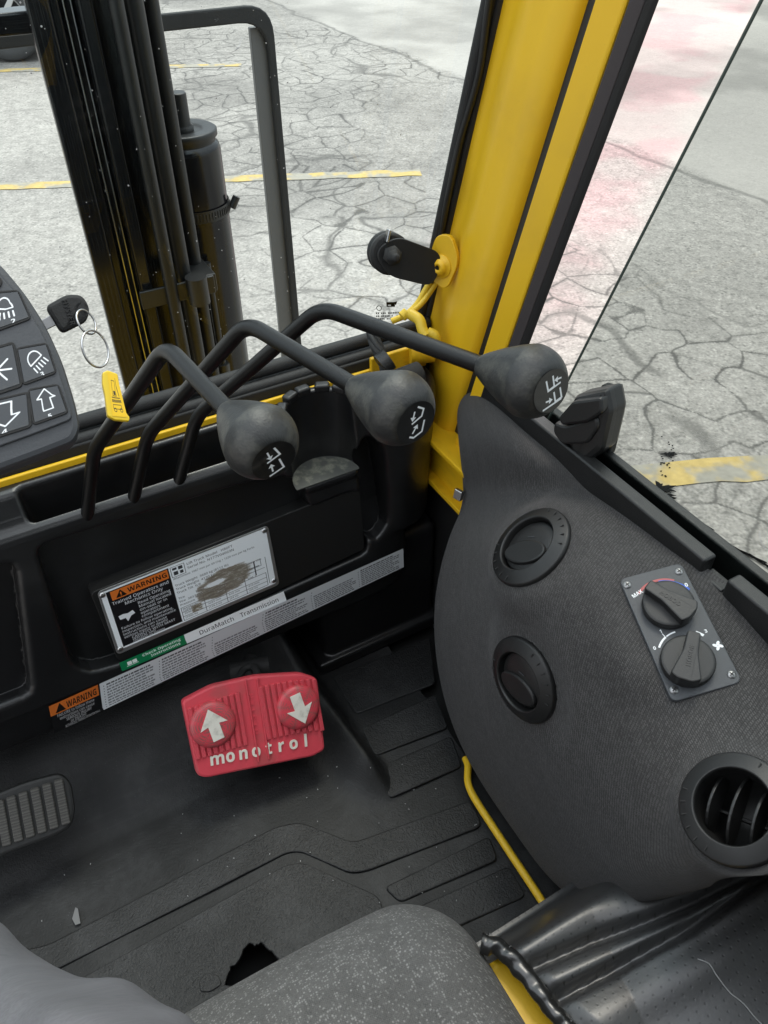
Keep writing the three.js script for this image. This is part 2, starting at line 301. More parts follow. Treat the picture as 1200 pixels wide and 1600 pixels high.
  // painted lines, worn through in patches
  const wear = dtex(512, 512, (u, v) => { const k = 0.15 + 0.8 * sm(0.40, 0.68, fbm(u, v, 14, 5, 7)); const c = 0.9 + 0.3 * (fbm(u, v, 60, 2, 8) - 0.5); return [mix(0.60, 0.33, k) * c, mix(0.42, 0.31, k) * c, mix(0.12, 0.27, k) * c]; }, true, 1);
  const mat = std({ color: 1, map: wear, roughness: 0.85 });
  const line = (a, len0, len1, w) => {
    const n = V(-LN.z, 0, LN.x), A = a.clone().addScaledVector(LN, len0), B = a.clone().addScaledVector(LN, len1);
    const q = [A.clone().addScaledVector(n, -w / 2), B.clone().addScaledVector(n, -w / 2), B.clone().addScaledVector(n, w / 2), A.clone().addScaledVector(n, w / 2)];
    const m = 60, up = [], dn = [];
    for (let i = 0; i <= m; i++) { const t = i / m, j = () => 0.018 * (rnd() - 0.5); up.push(q[0].clone().lerp(q[1], t).addScaledVector(n, j())); dn.push(q[3].clone().lerp(q[2], t).addScaledVector(n, j())); }
    const pos = [], uvs = [], idx = [];
    for (let i = 0; i <= m; i++) { pos.push(up[i].x, 0.004, up[i].z, dn[i].x, 0.004, dn[i].z); const L = (len1 - len0) * i / m; uvs.push(L * 0.8, 0, L * 0.8, w * 0.8); if (i < m) idx.push(2 * i, 2 * i + 1, 2 * i + 2, 2 * i + 2, 2 * i + 1, 2 * i + 3); }
    const G = new THREE.BufferGeometry(); G.setAttribute('position', new THREE.Float32BufferAttribute(pos, 3)); G.setAttribute('uv', new THREE.Float32BufferAttribute(uvs, 2)); G.setIndex(idx); G.computeVertexNormals();
    struct('parking_line', G, mat, 'worn yellow parking line painted on the asphalt');
  };
  line(onY(330, 281, 0), -4, 1.32, 0.11);
  line(onY(1100, 738, 0), -0.55, 4.5, 0.13);
  line(onY(200, 106, 0), -4, 1.0, 0.11);
  // spilled tar: a blot, a smaller blot and a thin trickle along a crack
  const tar = phys({ color: 0.006, roughness: 0.9, specularIntensity: 0.3 }), blot = (cx, cy, rx, ry, n) => { const f = frame(onY(cx, cy, 0.006), V(0, 1, 0), V(1, 0, 0.5)); return extrude(f, circle(1, n).map(([a, b], i) => { const k = 0.75 + 0.22 * Math.sin(i * 0.9 + cx) + 0.18 * Math.sin(i * 2.3 + cy) + 0.25 * (hash(i, cx, 3) - 0.5); return [a * rx * k, b * ry * k]; }), 0.002); };
  const gs = [blot(1030, 764, 0.055, 0.036, 40), blot(1038, 775, 0.04, 0.024, 24), blot(1047, 710, 0.034, 0.014, 24)];
  for (let i = 0; i < 26; i++) gs.push(blot(1030 + 22 * rnd(), 680 + 90 * rnd(), 0.004, 0.003, 9));
  const tr = [[1036, 782], [1060, 797], [1085, 812], [1102, 822], [1125, 842], [1150, 858], [1180, 872], [1215, 895]].map(([x, y]) => onY(x, y, 0.006));
  for (let i = 0; i < tr.length - 1; i++) for (let k = 0; k < 6; k++) { const p = tr[i].clone().lerp(tr[i + 1], (k + rnd()) / 6), f = frame(p, V(0, 1, 0), tr[i + 1].clone().sub(tr[i])); gs.push(extrude(f, circle(1, 9).map(([a, b], q) => { const s = 0.6 + 0.8 * hash(q, i * 7 + k, 9); return [a * 0.03 * s, b * 0.0045 * s]; }), 0.002)); }
  struct('tar_stain', gs, tar, 'black tar blots and a thin trickle on the asphalt');
}

// ================================================================== parked car beyond the mast
{
  const c = thing('parked_car', 'pale silver car parked beyond the forklift mast, its wheel showing', 'car');
  const wheelC = onY(22, 97, 0); wheelC.y = 0.33;
  const ax = V(LN.x, 0, LN.z), side = V(-LN.z, 0, LN.x); // the car points along its parking lines
  const f = frame(wheelC, side, ax);
  const paint = phys({ color: RGB(0.5, 0.51, 0.52), metalness: 0.4, roughness: 0.35, clearcoat: 1, clearcoatRoughness: 0.05 });
  // body: side outline (in metres along the car and up from the wheel centre), with wheel arches cut out
  const out = []; const P = (a, b) => out.push([a, b]);
  P(0.75, -0.12); P(0.86, 0.02); P(0.84, 0.3); P(0.55, 0.5); P(-0.2, 0.58); P(-0.95, 1.02); P(-2.0, 1.06); P(-2.9, 0.72); P(-3.35, 0.66); P(-3.42, 0.2); P(-3.35, -0.1);
  P(-3.02, -0.12); for (let i = 0; i <= 14; i++) { const a = Math.PI * i / 14; P(-2.62 - 0.39 * Math.cos(a), 0.02 + 0.39 * Math.sin(a)); }
  P(-2.2, -0.14); P(-0.42, -0.14); for (let i = 0; i <= 14; i++) { const a = Math.PI * i / 14; P(-0.39 * Math.cos(a), 0.02 + 0.39 * Math.sin(a)); }
  mk('body', extrude(f, out, 1.64, 0.05, -1.66), paint, c);
  for (const [a, s] of [[-0.0, 1], [-2.62, 1], [0, 0], [-2.62, 0]]) {
    const w = new THREE.Group(); w.name = 'wheel'; c.add(w);
    const o = fromFrame(f, a, 0, s ? 0.02 : -1.7), g = frame(o, s ? f.n : f.n.clone().negate(), f.u);
    mk('tyre', lathe(g, [[0.215, 0], [0.25, 0.012], [0.3, 0.01], [0.325, -0.02], [0.328, -0.1], [0.325, -0.18], [0.3, -0.2], [0.21, -0.2]], 64), std({ color: 0.05, roughness: 0.85 }), w);
    const gs = [lathe(g, [[0.2, -0.02], [0.215, 0.002], [0.222, -0.004], [0.222, -0.15]], 48), lathe(g, [[0, 0], [0.05, -0.004], [0.06, -0.02]], 32)];
    for (let k = 0; k < 7; k++) { const q = k / 7 * 2 * Math.PI, d = [Math.cos(q), Math.sin(q)], t = [-d[1], d[0]]; gs.push(extrude(g, [[0.04, -0.026], [0.21, -0.02], [0.21, 0.02], [0.04, 0.026]].map(([r, b]) => [d[0] * r + t[0] * b, d[1] * r + t[1] * b]), 0.02, 0.003, -0.03)); }
    mk('rim', gs, std({ color: 0.55, metalness: 0.7, roughness: 0.4 }), w);
    mk('hub_backing', extrude(g, circle(0.2), 0.01, 0, -0.12), M.black, w);
  }
  for (const [p, nm] of [[[[-0.42, 0.62], [-0.98, 0.96], [-1.5, 0.98], [-1.5, 0.6]], 'side_window'], [[[-1.56, 0.6], [-1.56, 0.98], [-2.05, 0.97], [-2.7, 0.66]], 'side_window']]) mk(nm, extrude(f, p, 0.01, 0.002, -0.012), M.gloss, c);
}

// ================================================================== forklift mast, backrest bar
{
  const c = thing('forklift_mast', 'glossy black forklift mast upright with hoses, seen through the windscreen', 'mast');
  const dusty = (s) => phys({ color: 1, map: dustCol([0.004, 0.004, 0.005], [0.03, 0.03, 0.03], 0.3, 0.25, s), roughness: 0.2, specularIntensity: 0.8 });
  const hose = std({ color: 0.006, roughness: 0.45 }), mA = dusty(3), mB = dusty(8), Y0 = 0.35, Y1 = 2.3;
  mk('outer_channel', [box(0.163, 0.19, Y0, Y1, -1.13, -1.115, 0.004), box(0.18, 0.19, Y0, Y1, -1.2, -1.13, 0.002), box(0.19, 0.204, Y0, Y1, -1.2, -1.135, 0.004), box(0.184, 0.25, Y0, Y1, -1.26, -1.225, 0.004)], mA, c);
  mk('inner_channel', [box(0.221, 0.24, Y0, Y1, -1.22, -1.12, 0.005), box(0.24, 0.278, Y0, Y1, -1.22, -1.165, 0.006)], mB, c);
  mk('carriage_rail', [box(0.278, 0.294, Y0, Y1, -1.22, -1.14, 0.005), box(0.294, 0.324, Y0, Y1, -1.2, -1.18, 0.004)], mA, c);
  for (const x of [0.2085, 0.2175]) mk('lift_chain_edge', box(x - 0.0012, x + 0.0012, Y0, Y1, -1.2, -1.138, 0.001), M.metal, c);
  for (const [x, z, r] of [[0.262, -1.105, 0.0095], [0.290, -1.13, 0.0115], [0.320, -1.165, 0.0105]]) mk('hydraulic_hose', tube([V(x, Y0, z), V(x, Y1, z)], r, 0, 2, 20), hose, c);
  const cc = V(0.360, 0, -1.25), top = onPlane(297, 198, V(0, 0, 1), V(0, 0, -1.25)).y;
  const cy = new THREE.Group(); cy.name = 'lift_cylinder'; c.add(cy);
  const fy = frame(V(cc.x, 0, cc.z), V(0, 1, 0), V(1, 0, 0));
  mk('barrel', lathe(fy, [[0.052, Y0], [0.052, top - 0.03], [0.05, top - 0.022], [0.046, top - 0.018]]), mB, cy);
  mk('gland_cap', lathe(fy, [[0.046, top - 0.02], [0.046, top - 0.012], [0.05, top - 0.01], [0.05, top - 0.002], [0.047, top], [0.03, top - 0.001], [0.028, top - 0.004], [0, top - 0.004]]), M.satin, cy);
  mk('rod_stub', lathe(fy, [[0.016, top - 0.004], [0.016, top + 0.003], [0.0125, top + 0.005], [0.0125, top + 0.047], [0.011, top + 0.049], [0, top + 0.049]], 32), M.satin, cy);
  // band clamp round cylinder and rails
  const yb = onZ(290, 345, -1.2).y, ring = [];
  const band = (y, h, r) => { const a = []; for (let i = 0; i <= 40; i++) { const t = -0.55 * Math.PI + i / 40 * 1.1 * Math.PI; a.push(V(cc.x + r * Math.sin(t), y, cc.z + r * Math.cos(t))); } return surf((s, t) => { const k = Math.min(39, Math.floor(s * 40)), p = a[k].clone().lerp(a[k + 1], s * 40 - k); p.y += (t - 0.5) * h; return p; }, 40, 1); };
  ring.push(band(yb, 0.018, 0.0545)); const br = []; for (let k = -14; k < 15; k++) { const t = k / 15 * 1.4; br.push(fbox(frame(V(cc.x + 0.055 * Math.sin(t), yb, cc.z + 0.055 * Math.cos(t)), V(Math.sin(t), 0, Math.cos(t)), V(0, 1, 0)), 0, 0, 0, 0.011, 0.002, 0.0015, 0.0004)); }
  mk('hose_clamp', [...ring, ...br, cyl(V(cc.x + 0.052, yb - 0.004, cc.z + 0.025), V(cc.x + 0.062, yb + 0.012, cc.z + 0.025), 0.006)], M.satin, c);
  const yc = onZ(250, 420, -1.2).y;
  mk('hose_bracket', [box(0.215, 0.33, yc - 0.014, yc + 0.014, -1.112, -1.106, 0.002), box(0.3, 0.335, yc - 0.014, yc + 0.014, -1.2, -1.112, 0.002), cyl(V(0.3, yc - 0.02, -1.1), V(0.3, yc + 0.022, -1.1), 0.016)], M.satin, c);
  for (const [x, z] of [[0.285, -1.14], [0.345, -1.185]]) mk('thin_pipe', tube([V(x, Y0, z), V(x, yc, z)], 0.006), M.black, c);
  mk('pipe_fitting', [cyl(V(0.345, 0.98, -1.185), V(0.345, 1.02, -1.185), 0.012, 0.012, 6), box(0.325, 0.365, 0.955, 0.98, -1.2, -1.17)], M.satin, c);
  // tie bar at the top, leading out to the other upright
  const tb = onZ(20, 32, -1.15);
  mk('tie_bar', box(-0.9, 0.176, tb.y - 0.016, tb.y + 0.008, -1.19, -1.15, 0.004), mA, c);

  const b = thing('load_backrest', 'grey flat steel frame bar bent over at the top, beside the mast', 'guard frame');
  const z = -1.5, a0 = onZ(470, 520, z), a1 = onZ(424, 30, z), xr = a0.x, xt = a1.x, yt = onZ(330, 18, z).y, w = 0.05;
  const outer = roundPoly([[xr, 0.3], [xr - 0.01, yt + 0.005], [-0.9, yt + 0.005], [-0.9, yt - 0.02], [xr - 0.024, yt - 0.02], [xr - 0.014, 0.3]], 0.05, 6);
  const fz = frame(V(0, 0, z), V(0, 0, 1), V(1, 0, 0));
  mk('edge_bar', extrude(fz, outer, 0.012, 0.003, 0), M.dull, b);
  mk('side_plate', box(xr - 0.05, xr - 0.0145, 0.3, yt - 0.03, z - 0.012, z - 0.001, 0.002), std({ color: 0.10, roughness: 0.45 }), b);
}

// ================================================================== cab: front body, windscreen, pillar, side window
{
  const fb = thing('front_body', 'yellow truck body below the windscreen, its rim a thin strip behind the dashboard', 'truck body');
  mk('cowl_rim', [box(-0.9, 0.50, 1.19, 1.2095, -0.7735, -0.768, 0.002)], M.yellow, fb);
  mk('outer_panel', [box(-0.9, 0.56, 0.3, 1.15, -0.90, -0.86, 0.01)], M.yellow, fb);
  mk('inner_bulkhead', [box(-0.9, 0.56, 0.5, 1.15, -0.855, -0.845, 0.002), box(-0.9, 0.56, 1.151, 1.19, -0.88, -0.79, 0.004)], M.dull, fb);
  mk('corner_bracket', [box(0.415, 0.50, 1.195, 1.226, -0.7725, -0.766, 0.002), cyl(V(0.47, 1.222, -0.765), V(0.50, 1.222, -0.755), 0.017)], M.yellow, fb);

  const ws = thing('windscreen', 'clear front windscreen in its black rubber seal', 'windscreen');
  const g0 = (x, y, o = 0) => V(x, y, lean(y, -0.805) + o);
  mk('glass', quad(g0(-0.9, 2.2), g0(0.52, 2.2), g0(0.52, 1.2), g0(-0.9, 1.2)), phys({ color: RGB(0.84, 0.925, 0.93), transmission: 1, thickness: 0, roughness: 0, ior: 1.45, specularIntensity: 0.6 }), ws);
  mk('bottom_seal', [spline([V(-0.9, 1.232, -0.80), V(-0.2, 1.232, -0.80), V(0.2, 1.233, -0.80), V(0.52, 1.234, -0.80)], 0.009, 40), spline([V(-0.9, 1.222, -0.784), V(-0.2, 1.222, -0.783), V(0.2, 1.222, -0.784), V(0.52, 1.222, -0.785)], 0.007, 40), box(-0.9, 0.52, 1.2, 1.222, -0.815, -0.7745, 0.003)], M.rubber, ws);
  mk('side_seal', [tube([V(0.517, 1.2, lean(1.2, -0.796)), V(0.517, 2.2, lean(2.2, -0.796))], 0.008), tube([V(0.524, 1.2, lean(1.2, -0.788)), V(0.524, 2.2, lean(2.2, -0.788))], 0.006)], M.rubber, ws);
  mk('wiring', spline([1.3, 1.36, 1.42, 1.48, 1.55, 1.63, 1.72, 1.85].map((y, i) => V(0.512 + 0.003 * Math.sin(i * 2.1), y, lean(y, -0.786) + 0.002 * Math.cos(i * 3))), 0.0035, 80), M.black, ws);
  const sp = []; for (let i = 0; i < 260; i++) { const x = -0.05 + 0.5 * rnd(), y = 1.26 + 0.42 * rnd(), r = 0.0003 + 0.0006 * rnd() ** 3, f = frame(V(x, y, lean(y, -0.8044)), V(0, -0.27, 1), V(1, 0, 0)); sp.push(extrude(f, circle(r, 6), 0.0002)); }
  mk('dust_specks', sp, std({ color: 0.5, roughness: 0.9 }), ws).userData.kind = 'stuff';
  // maker's mark printed on the glass: fine marks, too small to read
  const mark = ctex(128, 96, (c, w, h) => { c.clearRect(0, 0, w, h); c.fillStyle = '#111'; c.fillRect(60, 6, 40, 22); c.clearRect(66, 18, 14, 6); c.beginPath(); c.moveTo(96, 6); c.lineTo(112, 2); c.lineTo(104, 22); c.fill(); c.strokeStyle = '#111'; c.lineWidth = 3; c.beginPath(); c.arc(24, 34, 11, 0, 7); c.stroke(); for (let r = 0; r < 3; r++) for (let i = 0; i < 14; i++) if (hash(i, r, 4) > 0.25) c.fillRect(8 + i * 8, 54 + r * 14, 5, 8); });
  const wn = V(0, -0.27, 1).normalize(), wp = V(0, 1.3, -0.8), q = [[583, 470], [626, 470], [628, 500], [586, 502]].map(([x, y]) => onPlane(x, y, wn, wp));
  mk('glazing_mark', quad(...q), std({ map: mark, alphaMap: null, transparent: true, alphaTest: 0.4, roughness: 0.6 }), ws);

  const og = thing('cab_rear_blocker', 'unseen dark cab rear with roof, back wall and seat back, added to shade the interior', 'cab');
  mk('added_roof_plate', box(-0.7, 0.57, 2.15, 2.18, 0.12, 0.95, 0.01), M.dull, og);  // unseen roof, wall and seat back added to block light from behind
  mk('added_back_wall', box(-0.7, 0.57, 0.6, 2.15, 0.92, 0.95, 0.01), M.dull, og);
  mk('added_seat_back', nets((x, y, z) => smin(sdBox(x, y, z + 0.25 * (y - 1), -0.03, 1.36, 0.4, 0.25, 0.36, 0.06, 0.05), sdBox(x, y, z + 0.25 * (y - 1), -0.03, 1.84, 0.4, 0.14, 0.1, 0.045, 0.04), 0.03), [-0.32, 0.95, 0.05], [0.26, 2.0, 0.55], 0.012), M.dull, og);

  // right-hand pillar: a swept section (plan x, z0) leaning back with height
  const pl = thing('cab_pillar', 'yellow painted steel corner pillar of the cab with a dark seam', 'pillar');
  const sweep = (sec, y0, y1) => { // closed section
    const n = sec.length; return surf((s, t) => { const k = Math.min(n - 1, Math.floor(s * n)), a = sec[k], b = sec[(k + 1) % n], f = s * n - k, y = mix(y0, y1, t); return V(mix(a[0], b[0], f), y, lean(y, mix(a[1], b[1], f))); }, n * 2, 12);
  };
  const post = roundPoly([[0.535, -0.80], [0.5225, -0.787], [0.5225, -0.765], [0.5075, -0.725], [0.5055, -0.688], [0.512, -0.668], [0.545, -0.662], [0.57, -0.80]], 0.012, 5);
  mk('post', sweep(post, 0.95, 2.25), M.yellow, pl);
  mk('door_channel', sweep(roundPoly([[0.521, -0.648], [0.5035, -0.6435], [0.5075, -0.6165], [0.509, -0.6145], [0.522, -0.6155], [0.522, -0.645]], 0.0015, 3), 0.95, 2.25), M.yellow, pl);
  mk('trim_strip', sweep(roundPoly([[0.5095, -0.6135], [0.5175, -0.6055], [0.5215, -0.6055], [0.5215, -0.6145]], 0.001, 2), 0.95, 2.25), M.trimGrey, pl);
  mk('door_seal', sweep(roundPoly([[0.518, -0.605], [0.5205, -0.600], [0.5235, -0.597], [0.5255, -0.599], [0.524, -0.612]], 0.001, 3), 0.95, 2.25), M.rubber, pl);
  mk('seam_strip', sweep([[0.519, -0.667], [0.519, -0.645], [0.53, -0.645], [0.53, -0.667]], 0.95, 2.25), M.black, pl);
  // flange at the foot
  const ff = [onX(683, 668, 0.497), onX(716, 700, 0.497)];
  mk('foot_flange', [box(0.478, 0.55, 1.098, 1.106, -0.78, -0.62, 0.002), box(0.50, 0.55, 1.0, 1.098, -0.84, -0.6, 0.004), box(0.485, 0.55, 1.02, 1.028, -0.76, -0.62, 0.002)], M.yellow, pl);

  mk('lower_corner', [box(0.502, 0.55, 0.6, 0.999, -0.84, -0.6, 0.004)], M.black, pl);
  // glass stay bracket bolted to the pillar
  const br = thing('window_stay', 'black window stay with a rubber roller on a yellow washer plate', 'bracket');
  const wc = onPlane(694, 414, V(-0.92, 0.1, 0.38).normalize(), V(0.5085, 1.33, -0.735)), fw = frame(wc, V(-0.92, 0.1, 0.38), V(0, 1, 0.27));
  const wpl = roundPoly([[-0.026, -0.017], [0.018, -0.02], [0.04, 0.002], [0.03, 0.02], [-0.02, 0.02]], 0.014, 6);
  mk('washer_plate', extrude(fw, wpl, 0.006, 0.001, 0), M.yellow, br);
  mk('bolt', [lathe(fw, [[0.014, 0.006], [0.014, 0.008], [0.0095, 0.009], [0.0095, 0.012], [0.006, 0.015], [0.003, 0.015], [0.003, 0.011], [0, 0.011]], 24)], M.yellow, br);
  const pa = wc.clone().addScaledVector(fw.n, 0.003), pb = D(640, 396, 0.985), along = pb.clone().sub(pa), L = along.length();
  const fa = frame(pa, V(-0.25, 0.25, 0.93), along);
  const armShape = roundPoly([[0.006, 0.026], [L, 0.024], [L + 0.022, 0], [L, -0.022], [0.004, -0.014]], 0.016, 6);
  mk('arm', extrude(fa, armShape, 0.005, 0.001, 0), M.satin, br);
  const fr = { ...fa, o: fromFrame(fa, L, 0, 0) };
  mk('roller', lathe(fr, [[0, -0.026], [0.021, -0.026], [0.024, -0.022], [0.024, -0.016], [0.019, -0.014], [0.019, -0.011], [0.024, -0.009], [0.024, -0.002], [0.02, -0.001], [0, -0.001]], 40), M.rubber, br);
  mk('stud', [lathe(fr, [[0.0115, 0.005], [0.0115, 0.009], [0.009, 0.012], [0.008, 0.0125], [0.008, 0.018], [0.005, 0.019], [0.005, 0.025], [0.003, 0.027], [0, 0.027]], 6)], M.dull, br);
  mk('glass_clip', [fbox(fr, 0.01, -0.02, 0.004, 0.003, 0.014, 0.012)], M.metal, br);

  // yellow tether and loom by the pillar foot
  const yc = thing('yellow_cable', 'yellow cable looped down the foot of the pillar', 'cable');
  mk('loop', [spline([[683, 425, 1.0], [668, 448, 1.0], [652, 475, 1.0], [634, 492, 1.0], [612, 502, 1.0]].map((a) => D(...a)), 0.0042), spline([[688, 432, 1.0], [673, 455, 1.0], [655, 478, 0.995], [630, 496, 0.995]].map((a) => D(...a)), 0.0036), spline([[640, 490, 0.99], [655, 500, 0.985], [660, 515, 0.985], [666, 525, 0.985]].map((a) => D(...a)), 0.007), spline([[668, 518, 0.985], [680, 524, 0.985], [682, 535, 0.99], [676, 545, 0.99]].map((a) => D(...a)), 0.006)], M.yellowCord, yc);
  mk('tie', cyl(D(628, 495, 0.99), D(636, 488, 0.99), 0.0065, 0.0065, 12), M.yellowCord, yc);
  const wl = thing('wiring_loom', 'black braided wiring loom bundle strapped beside the pillar foot', 'wiring');
  const loomP = [[582, 520, 0.985], [588, 540, 0.98], [598, 560, 0.975], [606, 582, 0.975], [612, 600, 0.98]];
  for (let k = 0; k < 5; k++) mk('strand', spline(loomP.map(([x, y, d], i) => D(x + 7 * Math.cos(k * 1.26 + i * 1.1), y, d + 0.006 * Math.sin(k * 1.26 + i * 1.1))), 0.0036, 40, 8), k % 2 ? M.rubber : M.dull, wl);
  const lt = D(601, 566, 0.97); mk('strap', [cyl(lt.clone().add(V(-0.006, -0.003, 0)), lt.clone().add(V(0.006, 0.003, 0)), 0.014, 0.014, 16)], M.satin, wl);
  mk('conduit', cyl(D(610, 600, 0.975), D(655, 583, 0.99), 0.015), M.dull, wl);

  // right-hand sliding window
  const XW = 0.535, sw = thing('side_window', 'sliding tinted pane of the right-hand side window', 'window');
  const e0 = onX(905, 560, XW), e1 = onX(1190, 0, XW), dir = e1.clone().sub(e0).divideScalar(e1.y - e0.y);
  const at = (y) => e0.clone().addScaledVector(dir, y - e0.y);
  const t0 = at(1.18), t1 = at(2.1);
  mk('glass', quad(t1, V(XW, 2.1, 0.8), V(XW, 1.18, 0.8), t0), phys({ color: RGB(0.575, 0.63, 0.62), transmission: 1, thickness: 0, roughness: 0, ior: 1.45, specularIntensity: 0.5 }), sw);
  mk('glass_edge', tube([t0, t1], 0.0014, 0, 2, 8), std({ color: RGB(0.06, 0.08, 0.07), roughness: 0.3 }), sw);

  const rl = thing('window_rail', 'black plastic sliding rail along the side window sill', 'window rail');
  const zn = onX(1125, 892, 0.515).z, yT = 1.233;
  mk('inner_rail', [box(0.506, 0.5225, yT - 0.05, yT, zn - 0.002 - 0.38, zn - 0.012, 0.003), box(0.506, 0.5225, yT - 0.05, yT - 0.016, zn - 0.012, zn + 0.014, 0.002), box(0.506, 0.5225, yT - 0.05, yT, zn + 0.014, 0.7, 0.003)], M.satin, rl);
  mk('outer_rail', [box(0.538, 0.55, yT - 0.06, yT - 0.004, -0.62, 0.7, 0.003)], M.satin, rl);
  mk('rail_channel', [box(0.5, 0.556, yT - 0.1, yT - 0.035, -0.62, 0.7, 0.002)], M.black, rl);
  mk('door_skin', [box(0.556, 0.566, 0.4, yT - 0.02, -0.62, 0.8, 0.003)], M.yellow, rl);

  // latch standing on the pane
  const la = thing('window_latch', 'black plastic sliding window latch clamped over the pane edge', 'latch');
  const lc = onX(917, 665, 0.523), fl = frame(lc, V(-0.97, 0.1, 0.2), V(0, 1, 0.15));
  const P2 = (arr) => pxPoly(fl, arr);
  mk('back_plate', extrude({ ...fl, o: fromFrame(fl, 0, 0, -0.03) }, roundPoly(pxPoly({ ...fl, o: fromFrame(fl, 0, 0, -0.03) }, [[950, 596], [976, 604], [978, 640], [962, 706], [935, 712], [930, 640]]), 0.003, 4), 0.012, 0.002), M.dull, la);
  mk('housing', extrude(fl, roundPoly(P2([[905, 615], [955, 605], [962, 640], [948, 700], [925, 718], [905, 720], [895, 690], [880, 690], [880, 660]]), 0.004, 4), 0.034, 0.007, -0.024), M.satin, la);
  const fl2 = { ...fl, o: fromFrame(fl, 0, 0, 0.006) };
  mk('thumb_slide', extrude(fl2, roundPoly(pxPoly(fl2, [[905, 622], [950, 616], [952, 640], [928, 655], [888, 660], [882, 648]]), 0.004, 4), 0.016, 0.003, -0.004), M.satin, la);
  mk('skirt', extrude(fl2, roundPoly(pxPoly(fl2, [[873, 655], [888, 663], [940, 648], [942, 665], [925, 690], [885, 692], [870, 672]]), 0.006, 4), 0.012, 0.003, -0.004), M.satin, la);
}

// ================================================================== dashboard
const faceN = V(0, 0.034, 0.236).normalize(), faceP = V(0.1, 0.932, -0.688); // plane of the dash face
const faceF = frame(V(0, 0.932, -0.688), faceN, V(1, 0, 0));
const stripF = frame(V(0, 0.93, -0.689), V(0, -0.09, 1), V(1, 0, 0));
{
  const db = thing('dashboard', 'black moulded plastic dashboard with cup holder and recessed label panel', 'dashboard');
  const prof = roundPoly([[-0.699, 0.865], [-0.690, 0.926], [-0.688, 0.932], [-0.7215, 1.164], [-0.735, 1.172], [-0.756, 1.2015], [-0.84, 1.2015], [-0.84, 0.84], [-0.76, 0.84]], 0.006, 2);
  const recess = roundPoly(pxPoly(faceF, [[57, 856], [345, 768], [430, 744], [472, 750], [484, 796], [552, 768], [570, 776], [577, 864], [196, 1036], [142, 1052], [114, 1042]]), 0.012, 2);
  const left = roundPoly(pxPoly(faceF, [[-140, 930], [22, 880], [48, 1085], [-140, 1160]]), 0.012, 2);
  const scoop = roundPoly(pxPoly(faceF, [[556, 705], [574, 676], [592, 694], [604, 765], [609, 822], [590, 845], [573, 842], [566, 775]]), 0.01, 2);
  const cx = 0.320, cz = -0.7115;
  const sdf = (x, y, z) => {
    let d = sdPoly(z - (x > 0.36 ? -2.2 * (x - 0.36) ** 2 : 0), y, prof);
    d = smax(d, x - 0.445, 0.03); d = smax(d, -0.42 - x, 0.01);
    // cup holder collar and end cap
    const s = (y - 0.932) * faceF.v.y + (z + 0.688) * faceF.v.z, n = (y - 0.932) * faceF.n.y + (z + 0.688) * faceF.n.z;
    d = smin(d, smax(sdCyl(x, y, z, cx, cz, 0.0555, 1.097, 1.213, 0.003), n - 0.004, 0.006), 0.006);
    d = smin(d, sdCyl(x, y, z, 0.428, -0.768, 0.074 - 0.06 * Math.max(0, 1.19 - y) * 0.4, 0.972, 1.192, 0.012), 0.006);
    // hollows
    d = smax(d, -Math.max(sdPoly(x, s, recess), -0.024 - n), 0.007);
    d = smax(d, -Math.max(sdPoly(x, s, left), -0.02 - n), 0.01);
    d = smax(d, -Math.max(sdPoly(x, s, scoop), -0.034 - n + (s < 0.1 ? 0.2 * (0.1 - s) : 0)), 0.009);
    d = smax(d, -sdBox(x, y, z, 0.098, 1.22, -0.747, 0.124, 0.085, 0.0125, 0.007), 0.006); // lever tray
    d = smax(d, -sdCyl(x, y, z, cx, cz, 0.0452, 1.108, 1.4, 0.002), 0.003);
    d = smax(d, -sdBox(x, y, z, 0.321, 1.208, -0.675, 0.033, 0.1, 0.045, 0.004), 0.004);
    return d;
  };
  mk('shell', nets(sdf, [-0.43, 0.82, -0.85], [0.52, 1.23, -0.66], 0.003), M.dash, db);
  // notched lugs round the cup holder rim
  const cup = new THREE.Group(); cup.name = 'cup_holder_rim'; db.add(cup);
  for (const a of [150, 118, 95, 66, 40, 8, -12]) {
    const t = a * Math.PI / 180, o = V(cx + 0.05 * Math.cos(t), 1.213, cz - 0.05 * Math.sin(t)), f = frame(o, V(0, 1, 0), V(-Math.sin(t), 0, -Math.cos(t)));
    mk('lug', fbox(f, 0, 0, 0.001, 0.019, 0.013, 0.011, 0.0035), M.dash, cup);
  }
  mk('cup_floor', extrude(frame(V(cx, 1.1085, cz), V(0, 1, 0), V(1, 0, 0)), circle(0.0447).map(([a, b]) => [a, Math.max(b, -0.003)]), 0.0012), std({ color: 1, map: dustCol([0.07, 0.073, 0.066], [0.2, 0.2, 0.16], 0.8, 0.05, 33), roughness: 0.6 }), cup);
  // lower casing on the floor, right of the pedal well
  mk('lower_casing', nets((x, y, z) => { const t = 0.03 * (0.93 - y); let d = sdBox(x, y, z, 0.40, 0.83, -0.79, 0.10, 0.115, 0.073 + t * 0.5, 0.014); d = smin(d, sdBox(x, y, z, 0.398, 0.737, -0.785, 0.115, 0.012, 0.084, 0.006), 0.008); return d; }, [0.26, 0.71, -0.9], [0.53, 0.96, -0.68], 0.003), M.dash, db);
  mk('lower_return', [box(-0.42, 0.42, 0.855, 0.87, -0.84, -0.715, 0.004)], std({ color: RGB(0.02, 0.012, 0.012), roughness: 0.6 }), db);
  // label carrier and data plate
  const n0 = -0.003;
  const car = { ...faceF, o: faceF.o.clone().addScaledVector(faceN, -0.004) };
  mk('label_carrier', extrude(car, roundPoly(pxPoly(car, [[141, 927], [552, 761], [563, 770], [570, 858], [203, 1033], [184, 1032]]), 0.006, 4), 0.021, 0.0012, -0.021), std({ color: 0.0105, roughness: 0.42, bumpMap: grainBump, bumpScale: 0.0002 }), db);
